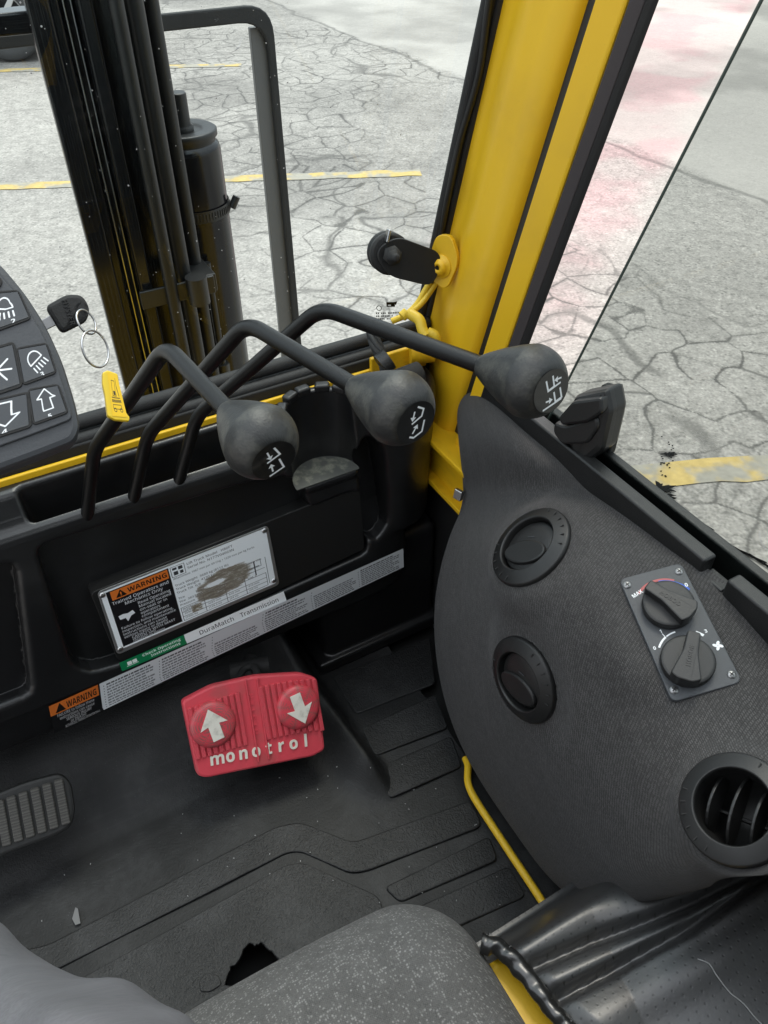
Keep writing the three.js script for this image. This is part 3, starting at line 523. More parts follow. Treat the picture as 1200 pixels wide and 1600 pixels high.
  const dp = new THREE.Group(); dp.name = 'data_plate'; db.add(dp);
  const plc = [[151, 924], [418, 820], [436, 912], [183, 1022]];
  mk('metal_plate', extrude(car, roundPoly(pxPoly(car, plc), 0.006, 5), 0.0016, 0.0004, 0.0004), std({ color: 0.42, metalness: 0.8, roughness: 0.4 }), dp);
  const plateTex = ctex(1024, 512, (c, w, h) => {
    c.fillStyle = '#eef3f6'; c.fillRect(0, 0, w, h);
    c.fillStyle = '#17171a'; c.fillRect(30, 14, 370, 484);
    c.fillStyle = '#d8722c'; c.fillRect(52, 22, 340, 74);
    c.fillStyle = '#17110d'; c.beginPath(); c.moveTo(108, 30); c.lineTo(140, 88); c.lineTo(76, 88); c.fill(); c.fillStyle = '#d8722c'; c.fillRect(104, 50, 8, 20); c.fillRect(104, 74, 8, 7);
    c.fillStyle = '#17110d'; c.font = 'bold 52px sans-serif'; c.fillText('WARNING', 148, 78, 238);
    c.fillStyle = '#e4e7ea'; const T = (s, x, y, z, mw, ital) => { c.font = (ital || '') + z + 'px sans-serif'; c.fillText(s, x, y, mw); };
    T('Trained Operators and', 44, 134, 36, 340); T('Mechanics Only', 110, 168, 36, 230);
    T('Read Operating', 180, 204, 30, 200); T('Manual located', 180, 234, 30, 200); T('on-seat or in', 180, 264, 30, 170); T('operators', 180, 294, 30, 120); T('compartment', 180, 322, 30, 170);
    c.beginPath(); c.moveTo(56, 236); c.lineTo(84, 232); c.lineTo(112, 240); c.lineTo(142, 230); c.lineTo(152, 262); c.lineTo(126, 270); c.lineTo(100, 306); c.lineTo(92, 272); c.lineTo(60, 270); c.fill();
    T('Failure to follow operating,', 50, 354, 27, 320); T('inspection, and maintenance', 50, 382, 27, 330); T('instructions can cause', 50, 410, 27, 270); T('serious injury or death!', 50, 436, 27, 270);
    T('CAPACITY WITH MAST', 92, 462, 28, 270); T('VERTICAL AND', 92, 480, 22, 200); T('EQUIPPED AS SHOWN', 92, 497, 20, 270);
    c.fillStyle = '#33363a'; c.strokeStyle = '#3c4044'; c.lineWidth = 3;
    c.strokeRect(410, 20, 84, 84); c.fillRect(420, 30, 26, 18); c.fillRect(456, 30, 26, 26); c.fillRect(424, 62, 26, 30); c.fillRect(462, 68, 20, 24);
    T('Lift Truck Model   H80FT', 508, 48, 27, 300); T('Serial No. N177V04669N', 508, 82, 27, 300); T('Attachment: 1067 mm per 60 Chg + 1220 mm per kg Forks', 412, 126, 22, 520);
    T('Truck Weight  3680 kg (8112 lb)', 412, 186, 25, 340); T('Truck Weight  4130 kg', 412, 218, 25, 260); T('Truck Tilt  6/6', 412, 250, 25, 200); T('Tire', 412, 300, 24, 60); T('Tire  3837 PSI', 412, 332, 24, 240); T('Pressure', 412, 362, 24, 110); T('Tread', 520, 300, 22, 70); T('with forks with a side', 770, 250, 20, 230);
    c.strokeRect(412, 380, 560, 118); for (const y of [424, 462]) { c.beginPath(); c.moveTo(412, y); c.lineTo(972, y); c.stroke(); } for (const x of [560, 700, 830]) { c.beginPath(); c.moveTo(x, 330); c.lineTo(x, 498); c.stroke(); }
    c.beginPath(); c.moveTo(560, 330); c.lineTo(972, 330); c.stroke();
    T('MAXIMUM', 420, 402, 20, 130); T('CAPACITY', 420, 420, 20, 130); T('LOAD CENTER', 570, 356, 20, 125); T('DIM. A', 590, 378, 20); T('DIM. B', 725, 378, 20); T('DIM. C', 850, 378, 20);
    for (const [x, s, z] of [[424, '3590 kg', '(7900 lb)'], [576, '3283 mm', '(129.3 in)'], [714, '610 mm', '(24 in)'], [846, '610 mm', '(24 in)']]) { T(s, x, 446, 20); T(z, x, 484, 20); }
    c.strokeRect(862, 240, 90, 60); c.fillRect(905, 240, 8, 130); c.fillRect(870, 290, 70, 6); c.beginPath(); c.moveTo(985, 240); c.lineTo(985, 490); c.stroke();
    // brown adhesive smear, ragged
    for (let i = 0; i < 3000; i++) {
      const t = hash(i, 1, 77), y0 = 190 + 240 * hash(i, 2, 77), x0 = 520 + 330 * t; const u = (x0 - 690) / 190, v = (y0 - 300) / 120; let r = Math.hypot(u, v);
      const inner = Math.hypot((x0 - 625) / 95, (y0 - 285) / 30); if (r > 0.75 + 0.35 * fbm(x0 / 1024, y0 / 1024, 24, 2, 4) || inner < 0.8 || (x0 < 560 && y0 < 240)) continue;
      c.fillStyle = `rgba(${104 + 30 * hash(i, 3)}, ${96 + 28 * hash(i, 3)}, ${84 + 24 * hash(i, 3)}, 0.2)`; c.fillRect(x0 + (y0 - 300) * -0.35, y0, 8 + 44 * hash(i, 5), 3 + 9 * hash(i, 6));
    }
    for (let i = 0; i < 300; i++) { c.fillStyle = `rgba(110,96,74,0.3)`; c.fillRect(470 + 60 * hash(i, 11), 400 + 60 * hash(i, 12), 4 + 14 * hash(i, 13), 4); }
    for (let i = 0; i < 900; i++) { c.fillStyle = hash(i, 21) > 0.5 ? 'rgba(255,255,255,0.10)' : 'rgba(70,70,70,0.12)'; c.fillRect(w * hash(i, 22), h * hash(i, 23), 2 + 8 * hash(i, 24), 1.5); }
  });
  const face = (f, arr, off) => { const ff = { ...f, o: f.o.clone().addScaledVector(f.n, off) }; return arr.map(([x, y]) => onPlane(x, y, ff.n, ff.o)); };
  mk('print', quad(...face(car, [[156, 927], [415, 825], [431, 911], [186, 1016]], 0.0022)), phys({ map: plateTex, roughness: 0.35, clearcoat: 0.4, clearcoatRoughness: 0.2 }), dp);
  for (const p of [[160, 930], [413, 829], [428, 907], [188, 1014]]) { const o = onPlane(...p, faceN, fromFrame(car, 0, 0, 0.0022)); mk('rivet', lathe(frame(o, faceN, V(1, 0, 0)), [[0.0036, 0], [0.0034, 0.001], [0.0022, 0.0018], [0, 0.002]], 16), M.metal, dp); }
  // green and white sticker below the plate
  const stTex = ctex(1024, 80, (c, w, h) => {
    c.fillStyle = '#0f7a4c'; c.fillRect(0, 0, 385, h); c.fillStyle = '#f3f5f6'; c.fillRect(385, 0, w, h);
    c.fillStyle = '#e8efe9'; c.fillRect(40, 22, 26, 30); c.fillRect(70, 22, 26, 30); c.fillRect(34, 56, 68, 5); c.font = 'bold 30px sans-serif'; c.fillText('Check Operating', 130, 34, 230); c.fillText('Instructions', 175, 66, 180);
    c.fillStyle = '#1c1c1f'; c.font = '46px sans-serif'; c.fillText('DuraMatch', 470, 58, 220); c.fillText('Transmission', 730, 58, 250);
  });
  const fl = { ...faceF }; mk('transmission_sticker', quad(...face(fl, [[186, 1036], [443, 924], [448, 939], [191, 1049]], 0.0015)), std({ map: stTex, roughness: 0.4 }), db);
  // long instruction strip
  const sTex = ctex(2048, 128, (c, w, h) => {
    c.fillStyle = '#101012'; c.fillRect(0, 0, w, h); c.fillStyle = '#d8722c'; c.fillRect(0, 0, 248, 48); c.fillStyle = '#17110d'; c.font = 'bold 40px sans-serif'; c.fillText('WARNING', 84, 40, 155); c.beginPath(); c.moveTo(52, 5); c.lineTo(78, 43); c.lineTo(26, 43); c.fill();
    c.fillStyle = '#d6d6d6'; c.font = '18px sans-serif'; c.fillText('FAILURE to follow these', 30, 64, 200); c.fillText('instructions can cause', 40, 80, 190); c.fillText('SERIOUS INJURY', 70, 96, 140); c.fillText('or DEATH!', 90, 111, 100); c.fillText('AUTHORIZED, TRAINED OPERATOR ONLY', 60, 126, 180);
    c.fillStyle = '#e2e7ea'; c.fillRect(256, 0, w - 256, h);
    for (let k = 0; k < 6; k++) for (let r = 0; r < 9; r++) {
      const x0 = 290 + k * 296; c.fillStyle = 'rgba(40,42,46,0.85)'; c.fillRect(x0 - 16, 16 + r * 12.3, 4, 4);
      if (k === 2 && r < 3) continue; if (k === 4 && r < 2) continue;
      c.fillStyle = `rgba(50,52,56,${r ? 0.55 : 0.85})`; for (let x = x0; x < x0 + 240 - (r % 3 ? 0 : 60 * hash(k, r, 2));) { const l = 6 + 20 * hash(Math.round(x), r, k); c.fillRect(x, 13 + r * 12.3, l, 6.5); x += l + 4; }
    }
  });
  mk('instruction_strip', quad(...face(stripF, [[76, 1104], [630, 857], [631, 886], [85, 1146]], 0.0018)), std({ map: sTex, roughness: 0.45 }), db);
  // lint and scuffs
  const lint = onPlane(189, 900, faceN, fromFrame(faceF, 0, 0, -0.0225));
  mk('lint', [fbox(frame(lint, faceN, V(0.3, 1, 0)), 0, 0, 0, 0.008, 0.003, 0.001), fbox(frame(lint.clone().add(V(0.003, -0.002, 0)), faceN, V(1, 0.8, 0)), 0, 0, 0, 0.005, 0.002, 0.001)], std({ color: 0.55, roughness: 0.9 }), db);
}

// ================================================================== levers
{
  const knobTex = dustCol([0.017, 0.018, 0.018], [0.075, 0.074, 0.062], 0.42, 0.05, 44);
  const knobMat = std({ color: 1, map: knobTex, roughness: 0.48, bumpMap: grainBump, bumpScale: 0.00025 });
  const rodMat = phys({ color: 0.004, roughness: 0.3, specularIntensity: 0.7, bumpMap: grainBump, bumpScale: 0.0001 });
  const sym = (kind) => ctex(256, 256, (c) => { // white outlines of the attachment arms with arrows
    c.fillStyle = '#0d0e0f'; c.fillRect(0, 0, 256, 256); c.translate(128, 132); c.scale(1.08, 1.08); c.translate(-132, -132); c.strokeStyle = '#e6eaec'; c.fillStyle = '#e6eaec'; c.lineWidth = 11; c.lineJoin = 'miter';
    const path = (...p) => { c.beginPath(); p.forEach(([x, y], i) => (i ? c.lineTo(x, y) : c.moveTo(x, y))); c.stroke(); };
    const arrow = (x, y, a, l) => { c.save(); c.translate(x, y); c.rotate(a); c.fillRect(-5, -l, 10, l); c.beginPath(); c.moveTo(-19, -l + 3); c.lineTo(19, -l + 3); c.lineTo(0, -l - 22); c.fill(); c.restore(); };
    if (kind === 0) { path([150, 45], [170, 105], [95, 125]); arrow(110, 55, Math.PI - 0.15, 38); path([160, 135], [172, 205], [88, 222]); arrow(112, 200, 0, 36); }
    if (kind === 1) { path([150, 40], [185, 70], [170, 108], [105, 128]); arrow(130, 60, Math.PI + 0.35, 36); path([185, 140], [165, 205], [110, 218], [85, 200]); arrow(105, 190, 0.7, 36); }
    if (kind === 2) { path([95, 60], [110, 120], [150, 108]); path([140, 45], [152, 112]); path([105, 124], [195, 100]); arrow(200, 75, -Math.PI / 2, 28); path([150, 140], [162, 200], [205, 188], [192, 128]); path([75, 222], [205, 196]); arrow(95, 180, Math.PI / 2, 26); }
  });
  const levers = [
    { rod: [[135, 818, 0.885], [147, 703, 0.815], [260, 541, 0.665], [352, 640, 0.605]], end: [432, 712, 0.558], disc: [424, 714], lab: 'bent black lever with dusty knob printed with a lift arrow, beside the hanging key', kind: 0 },
    { rod: [[205, 796, 0.905], [230, 680, 0.845], [386, 504, 0.69], [548, 602, 0.62]], end: [648, 650, 0.578], disc: [645, 656], lab: 'bent black lever with dusty knob printed with a tilt symbol, above the cup holder', kind: 1 },
    { rod: [[274, 772, 0.925], [307, 650, 0.87], [502, 480, 0.715], [748, 570, 0.635]], end: [862, 606, 0.588], disc: [870, 615], lab: 'bent black lever reaching to the yellow pillar, knob printed with side-shift symbol', kind: 2 },
  ];
  for (const L of levers) {
    const c = thing('control_lever', L.lab, 'lever', 'hydraulic control levers on the dashboard');
    const P = L.rod.map((a) => D(...a)), E = D(...L.end), axis = E.clone().sub(P[3]).normalize();
    const base = P[0].clone(); base.y = 1.135;
    mk('rod', tube([P[0], P[1], P[2], P[3].clone().addScaledVector(axis, 0.012)], 0.0073, 0.021, 160, 14), rodMat, c);
    const a = P[3].clone().addScaledVector(axis, 0.004), b = P[3].clone().addScaledVector(axis, 0.052);
    const dc = onPlane(...L.disc, CAM.clone().sub(b).normalize(), b), dn = dc.clone().sub(b).normalize().multiplyScalar(0.85).add(CAM.clone().sub(b).normalize().multiplyScalar(0.75)).normalize();
    const p = V(0, 0, 0), lo = [0, 1, 2].map((i) => Math.min(a.getComponent(i), b.getComponent(i)) - 0.034), hi = [0, 1, 2].map((i) => Math.max(a.getComponent(i), b.getComponent(i)) + 0.034);
    const u = axis.clone().cross(V(0, 1, 0)).normalize(), w = axis.clone().cross(u);
    const knob = mk('knob', nets((x, y, z) => {
      p.set(x, y, z); const q = p.clone().sub(a), t = q.dot(axis), k = Math.min(1, Math.max(0, t / 0.048)), R = mix(0.0095, 0.0288, Math.sin(k * Math.PI / 2) ** 0.9 * 0.35 + k * 0.65);
      let d = q.addScaledVector(axis, -k * 0.048).length() - R; d = smax(d, -(t + 0.002), 0.003);
      return smax(d, p.sub(b).dot(dn) - 0.0232, 0.003);
    }, lo, hi, 0.0016, (x, y, z) => { const q = V(x, y, z).sub(a); return [Math.abs(Math.atan2(q.dot(u), q.dot(w))) * 0.022, q.dot(axis)]; }), knobMat, c);
    const f = frame(b.clone().addScaledVector(dn, 0.0235), dn, Rt.clone().addScaledVector(Up, 0.12));
    const R = 0.0172, disc = new THREE.CircleGeometry(R, 40); disc.applyMatrix4(basis(f));
    mk('symbol_disc', disc, phys({ map: sym(L.kind), roughness: 0.3, clearcoat: 0.6 }), knob);
  }
}

// ================================================================== display keypad, key and tag
{
  const kp = thing('keypad_console', 'dark grey control display console with round-cornered buttons for lights and arrows', 'console');
  const f = frame(D(50, 590, 0.5), CAM.clone().sub(D(50, 590, 0.5)).normalize().add(V(0.05, 0.35, 0.1)), onZ(115, 655, -0.3).sub(onZ(0, 697, -0.3)));
  const outline = pxPoly(f, [[-160, 330], [-60, 365], [0, 410], [40, 458], [72, 508], [98, 565], [118, 630], [126, 668], [116, 690], [60, 712], [-20, 742], [-160, 790]]);
  mk('body', extrude(f, roundPoly(outline, 0.008, 5), 0.034, 0.004, -0.034), M.greyPlastic, kp);
  const rim = pxPoly(f, [[-160, 356], [-60, 388], [-6, 425], [34, 470], [64, 518], [90, 575], [108, 632], [114, 655], [60, 676], [-160, 756]]);
  mk('face_panel', extrude(f, roundPoly(rim, 0.004, 4), 0.0022, 0.0008, 0), M.greyPlastic, kp);
  const legend = (draw) => ctex(256, 256, (c) => { c.fillStyle = '#43464a'; c.fillRect(0, 0, 256, 256); for (let i = 0; i < 700; i++) { c.fillStyle = `rgba(150,140,115,${0.12 * hash(i, 4)})`; c.fillRect(256 * hash(i, 1), 256 - 90 * hash(i, 2) ** 2, 5, 3); } c.translate(128, 136); c.scale(1.3, 1.3); c.translate(-122, -134); c.strokeStyle = '#e9ecee'; c.fillStyle = '#e9ecee'; c.lineWidth = 9; c.lineCap = 'round'; c.lineJoin = 'round'; draw(c); });
  const lamp = (n, ang) => legend((c) => { c.save(); c.translate(120, 95); c.rotate(ang); c.beginPath(); c.moveTo(-50, 22); c.lineTo(50, 22); c.bezierCurveTo(55, -60, -55, -60, -50, 22); c.stroke(); for (let k = 0; k < 5; k++) { c.beginPath(); c.moveTo(-46 + k * 23, 46); c.lineTo(-54 + k * 25, 84); c.stroke(); } c.restore(); c.font = 'bold 46px sans-serif'; c.fillText(n, 130, 232); });
  const arrowT = (n, up) => legend((c) => { c.save(); c.translate(125, 110); if (!up) c.rotate(Math.PI); c.beginPath(); [[0, -78], [62, -18], [30, -18], [30, 62], [-30, 62], [-30, -18], [-62, -18]].forEach(([x, y], i) => (i ? c.lineTo(x, y) : c.moveTo(x, y))); c.closePath(); c.stroke(); c.restore(); c.font = 'bold 46px sans-serif'; c.fillText(n, 108, 236); });
  const star = legend((c) => { for (let k = 0; k < 4; k++) { const a = k * Math.PI / 4 + 0.2; c.beginPath(); c.moveTo(128 - 70 * Math.cos(a), 128 - 70 * Math.sin(a)); c.lineTo(128 + 70 * Math.cos(a), 128 + 70 * Math.sin(a)); c.stroke(); } });
  const btns = [
    [[[-14, 462], [28, 458], [46, 498], [-14, 520]], lamp('2', 0.1), 'work lamp button'], [[[-34, 556], [20, 540], [32, 602], [-34, 624]], star, 'button with star symbol'],
    [[[28, 548], [72, 540], [86, 582], [38, 600]], lamp('3', -0.55), 'rear lamp button'], [[[-30, 634], [42, 617], [46, 666], [-30, 690]], arrowT('4', false), 'down arrow button'], [[[46, 612], [90, 604], [104, 644], [54, 662]], arrowT('5', true), 'up arrow button'],
    [[[-60, 420], [-24, 416], [2, 440], [-4, 452], [-60, 462]], arrowT('1', true), 'small button']];
  for (const [poly, tex, lab] of btns) {
    const b = new THREE.Group(); b.name = 'button'; b.userData.label = lab; kp.add(b);
    const pp = pxPoly(f, poly), cx = pp.reduce((s, q) => s + q[0], 0) / pp.length, cy = pp.reduce((s, q) => s + q[1], 0) / pp.length;
    const big = pp.map(([x, y]) => [cx + (x - cx) * 1.12, cy + (y - cy) * 1.14]);
    mk('recess_rim', extrude(f, roundPoly(big, 0.003, 4), 0.0014, 0.0003, 0.002, [roundPoly(pp, 0.002, 3).reverse()]), M.dull, b);
    mk('key_cap', extrude(f, roundPoly(pp, 0.002, 4), 0.001, 0.0003, 0.0022), M.greyPlastic, b);
    const q = pp.length === 4 ? pp : [pp[0], pp[1], pp[3], pp[4]], sh = 0.97, W = q.map(([x, y]) => fromFrame(f, cx + (x - cx) * sh, cy + (y - cy) * sh, 0.0036));
    mk('legend', quad(...W), std({ map: tex, roughness: 0.5 }), b);
  }
  mk('mounting_arm', tube([D(-110, 620, 0.53), V(-0.27, 1.3, -0.6), V(-0.3, 1.16, -0.74)], 0.03, 0.05, 40, 20), M.satin, kp);
  // ignition key
  const key = thing('ignition_key', 'black-headed ignition key hanging a split ring beside the keypad', 'key');
  const kf = frame(D(106, 490, 0.54), CAM.clone().sub(D(106, 490, 0.54)).normalize().add(V(0.1, 0.2, 0)), Rt);
  const kh = roundPoly(pxPoly(kf, [[70, 480], [104, 461], [128, 462], [140, 482], [136, 502], [96, 522]]), 0.004, 5);
  mk('head', extrude(kf, kh, 0.009, 0.0025, -0.0045, [pxPoly(kf, circle(5.5, 16, 127, 486)).reverse()]), M.dull, key);
  mk('blade', extrude(kf, pxPoly(kf, [[30, 520], [80, 492], [88, 508], [36, 534]]), 0.002, 0.0004, -0.001), M.steel, key);
  const emb = new TextGeometry('HYSTER', { font, size: 0.0036, depth: 0.0006, curveSegments: 2 }); emb.computeBoundingBox(); emb.translate(-emb.boundingBox.max.x / 2, 0, 0); emb.rotateZ(-1.25);
  emb.applyMatrix4(basis({ ...kf, o: onPlane(103, 489, kf.n, fromFrame(kf, 0, 0, 0.0045)) })); mk('embossed_name', emb, M.dull, key);
  const torus = (c, n, r, t) => { const g = new THREE.TorusGeometry(r, t, 8, 48); g.applyMatrix4(basis(frame(c, n, Rt))); return g; };
  const rg = thing('split_ring', 'bright steel split ring and link hanging from the key', 'key ring');
  mk('upper_link', torus(D(135, 503, 0.538), Rt.clone().multiplyScalar(0.9).addScaledVector(Fw, -0.4).addScaledVector(Up, 0.25), 0.0085, 0.0008), M.metal, rg);
  for (const o of [0, 0.0017]) mk('coil', torus(D(149, 545, 0.536 + o), Fw.clone().multiplyScalar(-0.38).addScaledVector(Rt, 0.92).addScaledVector(Up, 0.1), 0.0125, 0.0008), M.metal, rg);
  const tg = thing('key_tag', 'yellow plastic key tag shaped like a truck, hanging from the ring', 'key tag');
  const tf = frame(D(180, 620, 0.532), Fw.clone().negate().addScaledVector(Rt, 0.5).addScaledVector(Up, 0.1), Rt.clone().addScaledVector(Up, 0.2));
  const ts = pxPoly(tf, [[160, 582], [168, 578], [184, 584], [188, 608], [194, 640], [203, 652], [202, 658], [180, 656], [168, 650], [164, 618], [160, 600]]);
  mk('plate', extrude(tf, roundPoly(ts, 0.001, 3), 0.005, 0.0008, -0.005), std({ color: RGB(0.72, 0.5, 0.02), roughness: 0.4 }), tg);
  const tagTex = ctex(128, 256, (c) => { c.fillStyle = '#e4ba12'; c.fillRect(0, 0, 128, 256); c.strokeStyle = '#2a2410'; c.fillStyle = '#2a2410'; c.lineWidth = 4; c.strokeRect(36, 40, 40, 90); c.beginPath(); c.moveTo(90, 20); c.lineTo(100, 130); c.stroke(); c.fillRect(48, 100, 24, 24); c.fillRect(20, 138, 84, 6); for (let i = 0; i < 9; i++) c.fillRect(20 + i * 10, 152, 7, 18); c.strokeRect(28, 184, 70, 26); c.beginPath(); c.arc(40, 216, 11, 0, 7); c.stroke(); c.beginPath(); c.arc(92, 216, 11, 0, 7); c.stroke(); });
  const tq = [[168, 582], [183, 587], [199, 652], [176, 650]].map(([x, y]) => onPlane(x, y, tf.n, fromFrame(tf, 0, 0, 0.0004)));
  mk('print', quad(...tq), std({ map: tagTex, roughness: 0.45 }), tg);
}

// ================================================================== right-hand trim panel with vents and heater control
let trimMesh;
{
  const tp = thing('side_trim_panel', 'charcoal cloth-covered side trim panel with round air vents below the window', 'trim panel');
  const net = [
    [[706, 655, 0.49], [716, 608, 0.495], [757, 606, 0.507], [815, 662, 0.512], [868, 690, 0.517]],
    [[710, 722, 0.472], [735, 690, 0.462], [790, 700, 0.462], [850, 730, 0.484], [905, 735, 0.517]],
    [[716, 775, 0.482], [748, 768, 0.484], [805, 768, 0.493], [885, 766, 0.502], [955, 770, 0.516]],
    [[706, 808, 0.462], [740, 822, 0.436], [805, 826, 0.434], [892, 812, 0.462], [1015, 820, 0.516]],
    [[688, 835, 0.445], [735, 880, 0.415], [800, 870, 0.408], [900, 850, 0.435], [1070, 862, 0.516]],
    [[657, 950, 0.42], [745, 990, 0.388], [850, 960, 0.38], [960, 920, 0.42], [1140, 915, 0.516]],
    [[672, 1088, 0.395], [775, 1110, 0.375], [890, 1060, 0.37], [1030, 1000, 0.43], [1210, 965, 0.53]],
    [[716, 1200, 0.385], [820, 1215, 0.37], [940, 1170, 0.362], [1080, 1110, 0.405], [1270, 1030, 0.53]],
    [[794, 1312, 0.38], [885, 1310, 0.368], [1000, 1270, 0.352], [1130, 1210, 0.385], [1340, 1110, 0.53]],
    [[874, 1428, 0.378], [952, 1402, 0.362], [1060, 1345, 0.342], [1190, 1280, 0.36], [1410, 1190, 0.53]],
    [[1000, 1422, 0.366], [1070, 1392, 0.352], [1160, 1340, 0.34], [1290, 1290, 0.36], [1520, 1250, 0.53]],
    [[1110, 1388, 0.358], [1180, 1365, 0.345], [1280, 1330, 0.338], [1420, 1300, 0.36], [1680, 1290, 0.53]],
    [[1230, 1338, 0.35], [1300, 1330, 0.345], [1400, 1320, 0.338], [1540, 1310, 0.36], [1800, 1330, 0.53]],
  ].map((r) => { const a = r.map(([x, y, v]) => onX(x, y, v)); const s = a[0].clone().add(V(0.035, -0.012, -0.004)); return [s.clone().add(V(0.05, -0.06, 0)), s, a[0], ...a.slice(1)]; });
  // front end returns towards the pillar
  net.unshift(net[0].map((p) => p.clone().add(V(0.03, -0.03, -0.03))));
  const weave = (u, v) => { // twill: staggered floats, each yarn a little different
    const y = v * 64 + 0.5 * (vnoise(u * 12, v * 12, 12, 88) - 0.5), r = ((Math.floor(y) % 64) + 64) % 64, x = u * 64 + 0.5 * hash(r, 5, 5) + 0.8 * (vnoise(u * 16, v * 16, 16, 89) - 0.5), xs = x + r * 0.34, c = Math.floor(xs / 2), fx = xs / 2 - c, fy = y - Math.floor(y);
    return [sm(0, 0.22, fx) * sm(1, 0.7, fx) * sm(0, 0.3, fy) * sm(1, 0.7, fy), hash(((c % 32) + 32) % 32, r, 17)];
  };
  const fabric = dtex(1024, 1024, (u, v, i, j) => {
    const [f, h] = weave(u, v), m = fbm(u, v, 8, 4, 6), n = hash(i, j, 2), b = 0.032 + 0.036 * f * (0.4 + 1.1 * h) + 0.024 * (n - 0.5) + 0.012 * (m - 0.5); return [b * 1.03, b * 0.985, b * 0.97];
  }, true, 1 / 0.11);
  const fabB = dtex(512, 512, (u, v, i, j) => { const [f, h] = weave(u, v); return 0.15 + 0.7 * f * (0.7 + 0.3 * h) + 0.12 * (hash(i, j, 2) - 0.5); }, false, 1 / 0.11);
  const fabMat = phys({ color: 1, map: fabric, roughness: 0.95, bumpMap: fabB, bumpScale: 0.0006, sheen: 0.5, sheenColor: RGB(0.3, 0.3, 0.31), sheenRoughness: 0.6 });
  const flats = []; // seats moulded into the panel: centre, normal, inner and outer radius
  const fn = (s, t) => { const p = bspl(net, s, t); for (const [c, n, a, b] of flats) { const q = p.clone().sub(c), h = q.dot(n), w = 1 - sm(a, b, q.addScaledVector(n, -h).length()); if (Math.abs(h) < 0.06) p.addScaledVector(n, -h * w); } return p; };
  const rough = surf(fn, 60, 80); const probe = new THREE.Mesh(rough, fabMat); probe.updateMatrixWorld();
  const rc = new THREE.Raycaster();
  const hit = (x, y) => { rc.set(CAM, ray(x, y).normalize()); const h = rc.intersectObject(probe)[0]; const n = h.face.normal.clone(); if (n.dot(h.point.clone().sub(CAM)) > 0) n.negate(); return { p: h.point, n }; };
  const nrm = (tilt, dx, dy, x, y) => { const v = ray(x, y).normalize().negate(), a = Rt.clone().multiplyScalar(dx).addScaledVector(Up, -dy).normalize(), t = tilt * Math.PI / 180; return v.multiplyScalar(Math.cos(t)).addScaledVector(a, Math.sin(t)).normalize(); };
  const vents = [[831, 856, nrm(56, -0.74, -0.68, 831, 856)], [820, 1061, nrm(57, -0.93, 0.37, 820, 1061)], [1150, 1264, nrm(26, -0.75, -0.6, 1150, 1264)]].map(([x, y, n]) => ({ p: hit(x, y).p, n }));
  const pc = [[967, 906], [1064, 880], [1160, 1066], [1050, 1098]], P3 = pc.map(([x, y]) => hit(x, y).p);
  const ctr = P3.reduce((a, b) => a.clone().add(b), V(0, 0, 0)).multiplyScalar(0.25);
  const pn = P3[3].clone().sub(P3[1]).cross(P3[2].clone().sub(P3[0])).normalize(); if (pn.dot(CAM.clone().sub(ctr)) < 0) pn.negate();
  for (const v of vents) flats.push([v.p, v.n, v === vents[2] ? 0.041 : 0.046, v === vents[2] ? 0.062 : 0.085]);
  flats.push([ctr, pn, 0.045, 0.085]);
  const arc = [0]; for (let i = 1; i <= 110; i++) arc.push(arc[i - 1] + bspl(net, i / 110, 0.55).distanceTo(bspl(net, (i - 1) / 110, 0.55)));
  trimMesh = mk('cloth_shell', surf(fn, 140, 240, (p, a) => { const k = Math.min(109, Math.floor(a * 110)); return [p.z, mix(arc[k], arc[k + 1], a * 110 - k)]; }, (p) => vents.every((h) => p.distanceTo(h.p) > (h === vents[2] ? 0.037 : 0.042))), fabMat, tp);
  mk('retaining_clip', fbox(frame(onX(718, 772, 0.468), V(-1, 0.2, 0.3), V(0, 1, 0)), 0, 0, 0.002, 0.014, 0.012, 0.006), M.metal, tp);
  const hb = hit(762, 622); mk('trim_button', lathe(frame(hb.p, hb.n, V(1, 0, 0)), [[0.006, -0.002], [0.006, 0.0012], [0.004, 0.002], [0, 0.002]], 20), M.dull, tp);

  function vent({ p, n }, R, lab, open, spin) {
    const f = frame(p, n, V(0, 0, -1).applyAxisAngle(n, spin));
    const g = new THREE.Group(); g.name = 'air_vent'; g.userData.label = lab; tp.add(g);
    const r = R;
    mk('bezel', lathe(f, [[r * 0.66, -0.02], [r * 0.66, 0.008], [r * 0.68, 0.0102], [r * 0.71, 0.0108], [r * 0.96, 0.0058], [r * 0.99, 0.0045], [r, 0.002], [r * 0.995, -0.012], [r * 0.96, -0.04]], 72), M.satin, g);
    const marks = []; for (let k = 0; k < 24; k++) { const a = k / 24 * 2 * Math.PI; if (k % 12 > 5) continue; const ff = frame(fromFrame(f, r * 0.87 * Math.cos(a), r * 0.87 * Math.sin(a), 0.0078), n, f.u.clone().multiplyScalar(Math.cos(a)).addScaledVector(f.v, Math.sin(a))); marks.push(fbox(ff, 0, 0, 0, r * 0.12, 0.0012, 0.0012, 0.0004)); }
    mk('index_marks', marks, M.dull, g);
    if (!open) {
      mk('flap', [lathe(f, [[r * 0.655, -0.004], [r * 0.65, 0.0015], [r * 0.6, 0.0045], [r * 0.35, 0.006], [0, 0.0065]], 48), extrude(f, circle(1, 48).map(([a, b]) => [a * r * 0.56, b * r * 0.3 + r * 0.2]), 0.006, 0.002, 0.0035)], M.satin, g);
      mk('pip', fbox(f, 0, -r * 0.2, 0.0066, 0.009, 0.0009, 0.0006, 0.0002), M.greyPlastic, g);
    } else {
      mk('duct', lathe(f, [[r * 0.66, -0.004], [r * 0.64, -0.05], [0, -0.05]], 48), M.black, g);
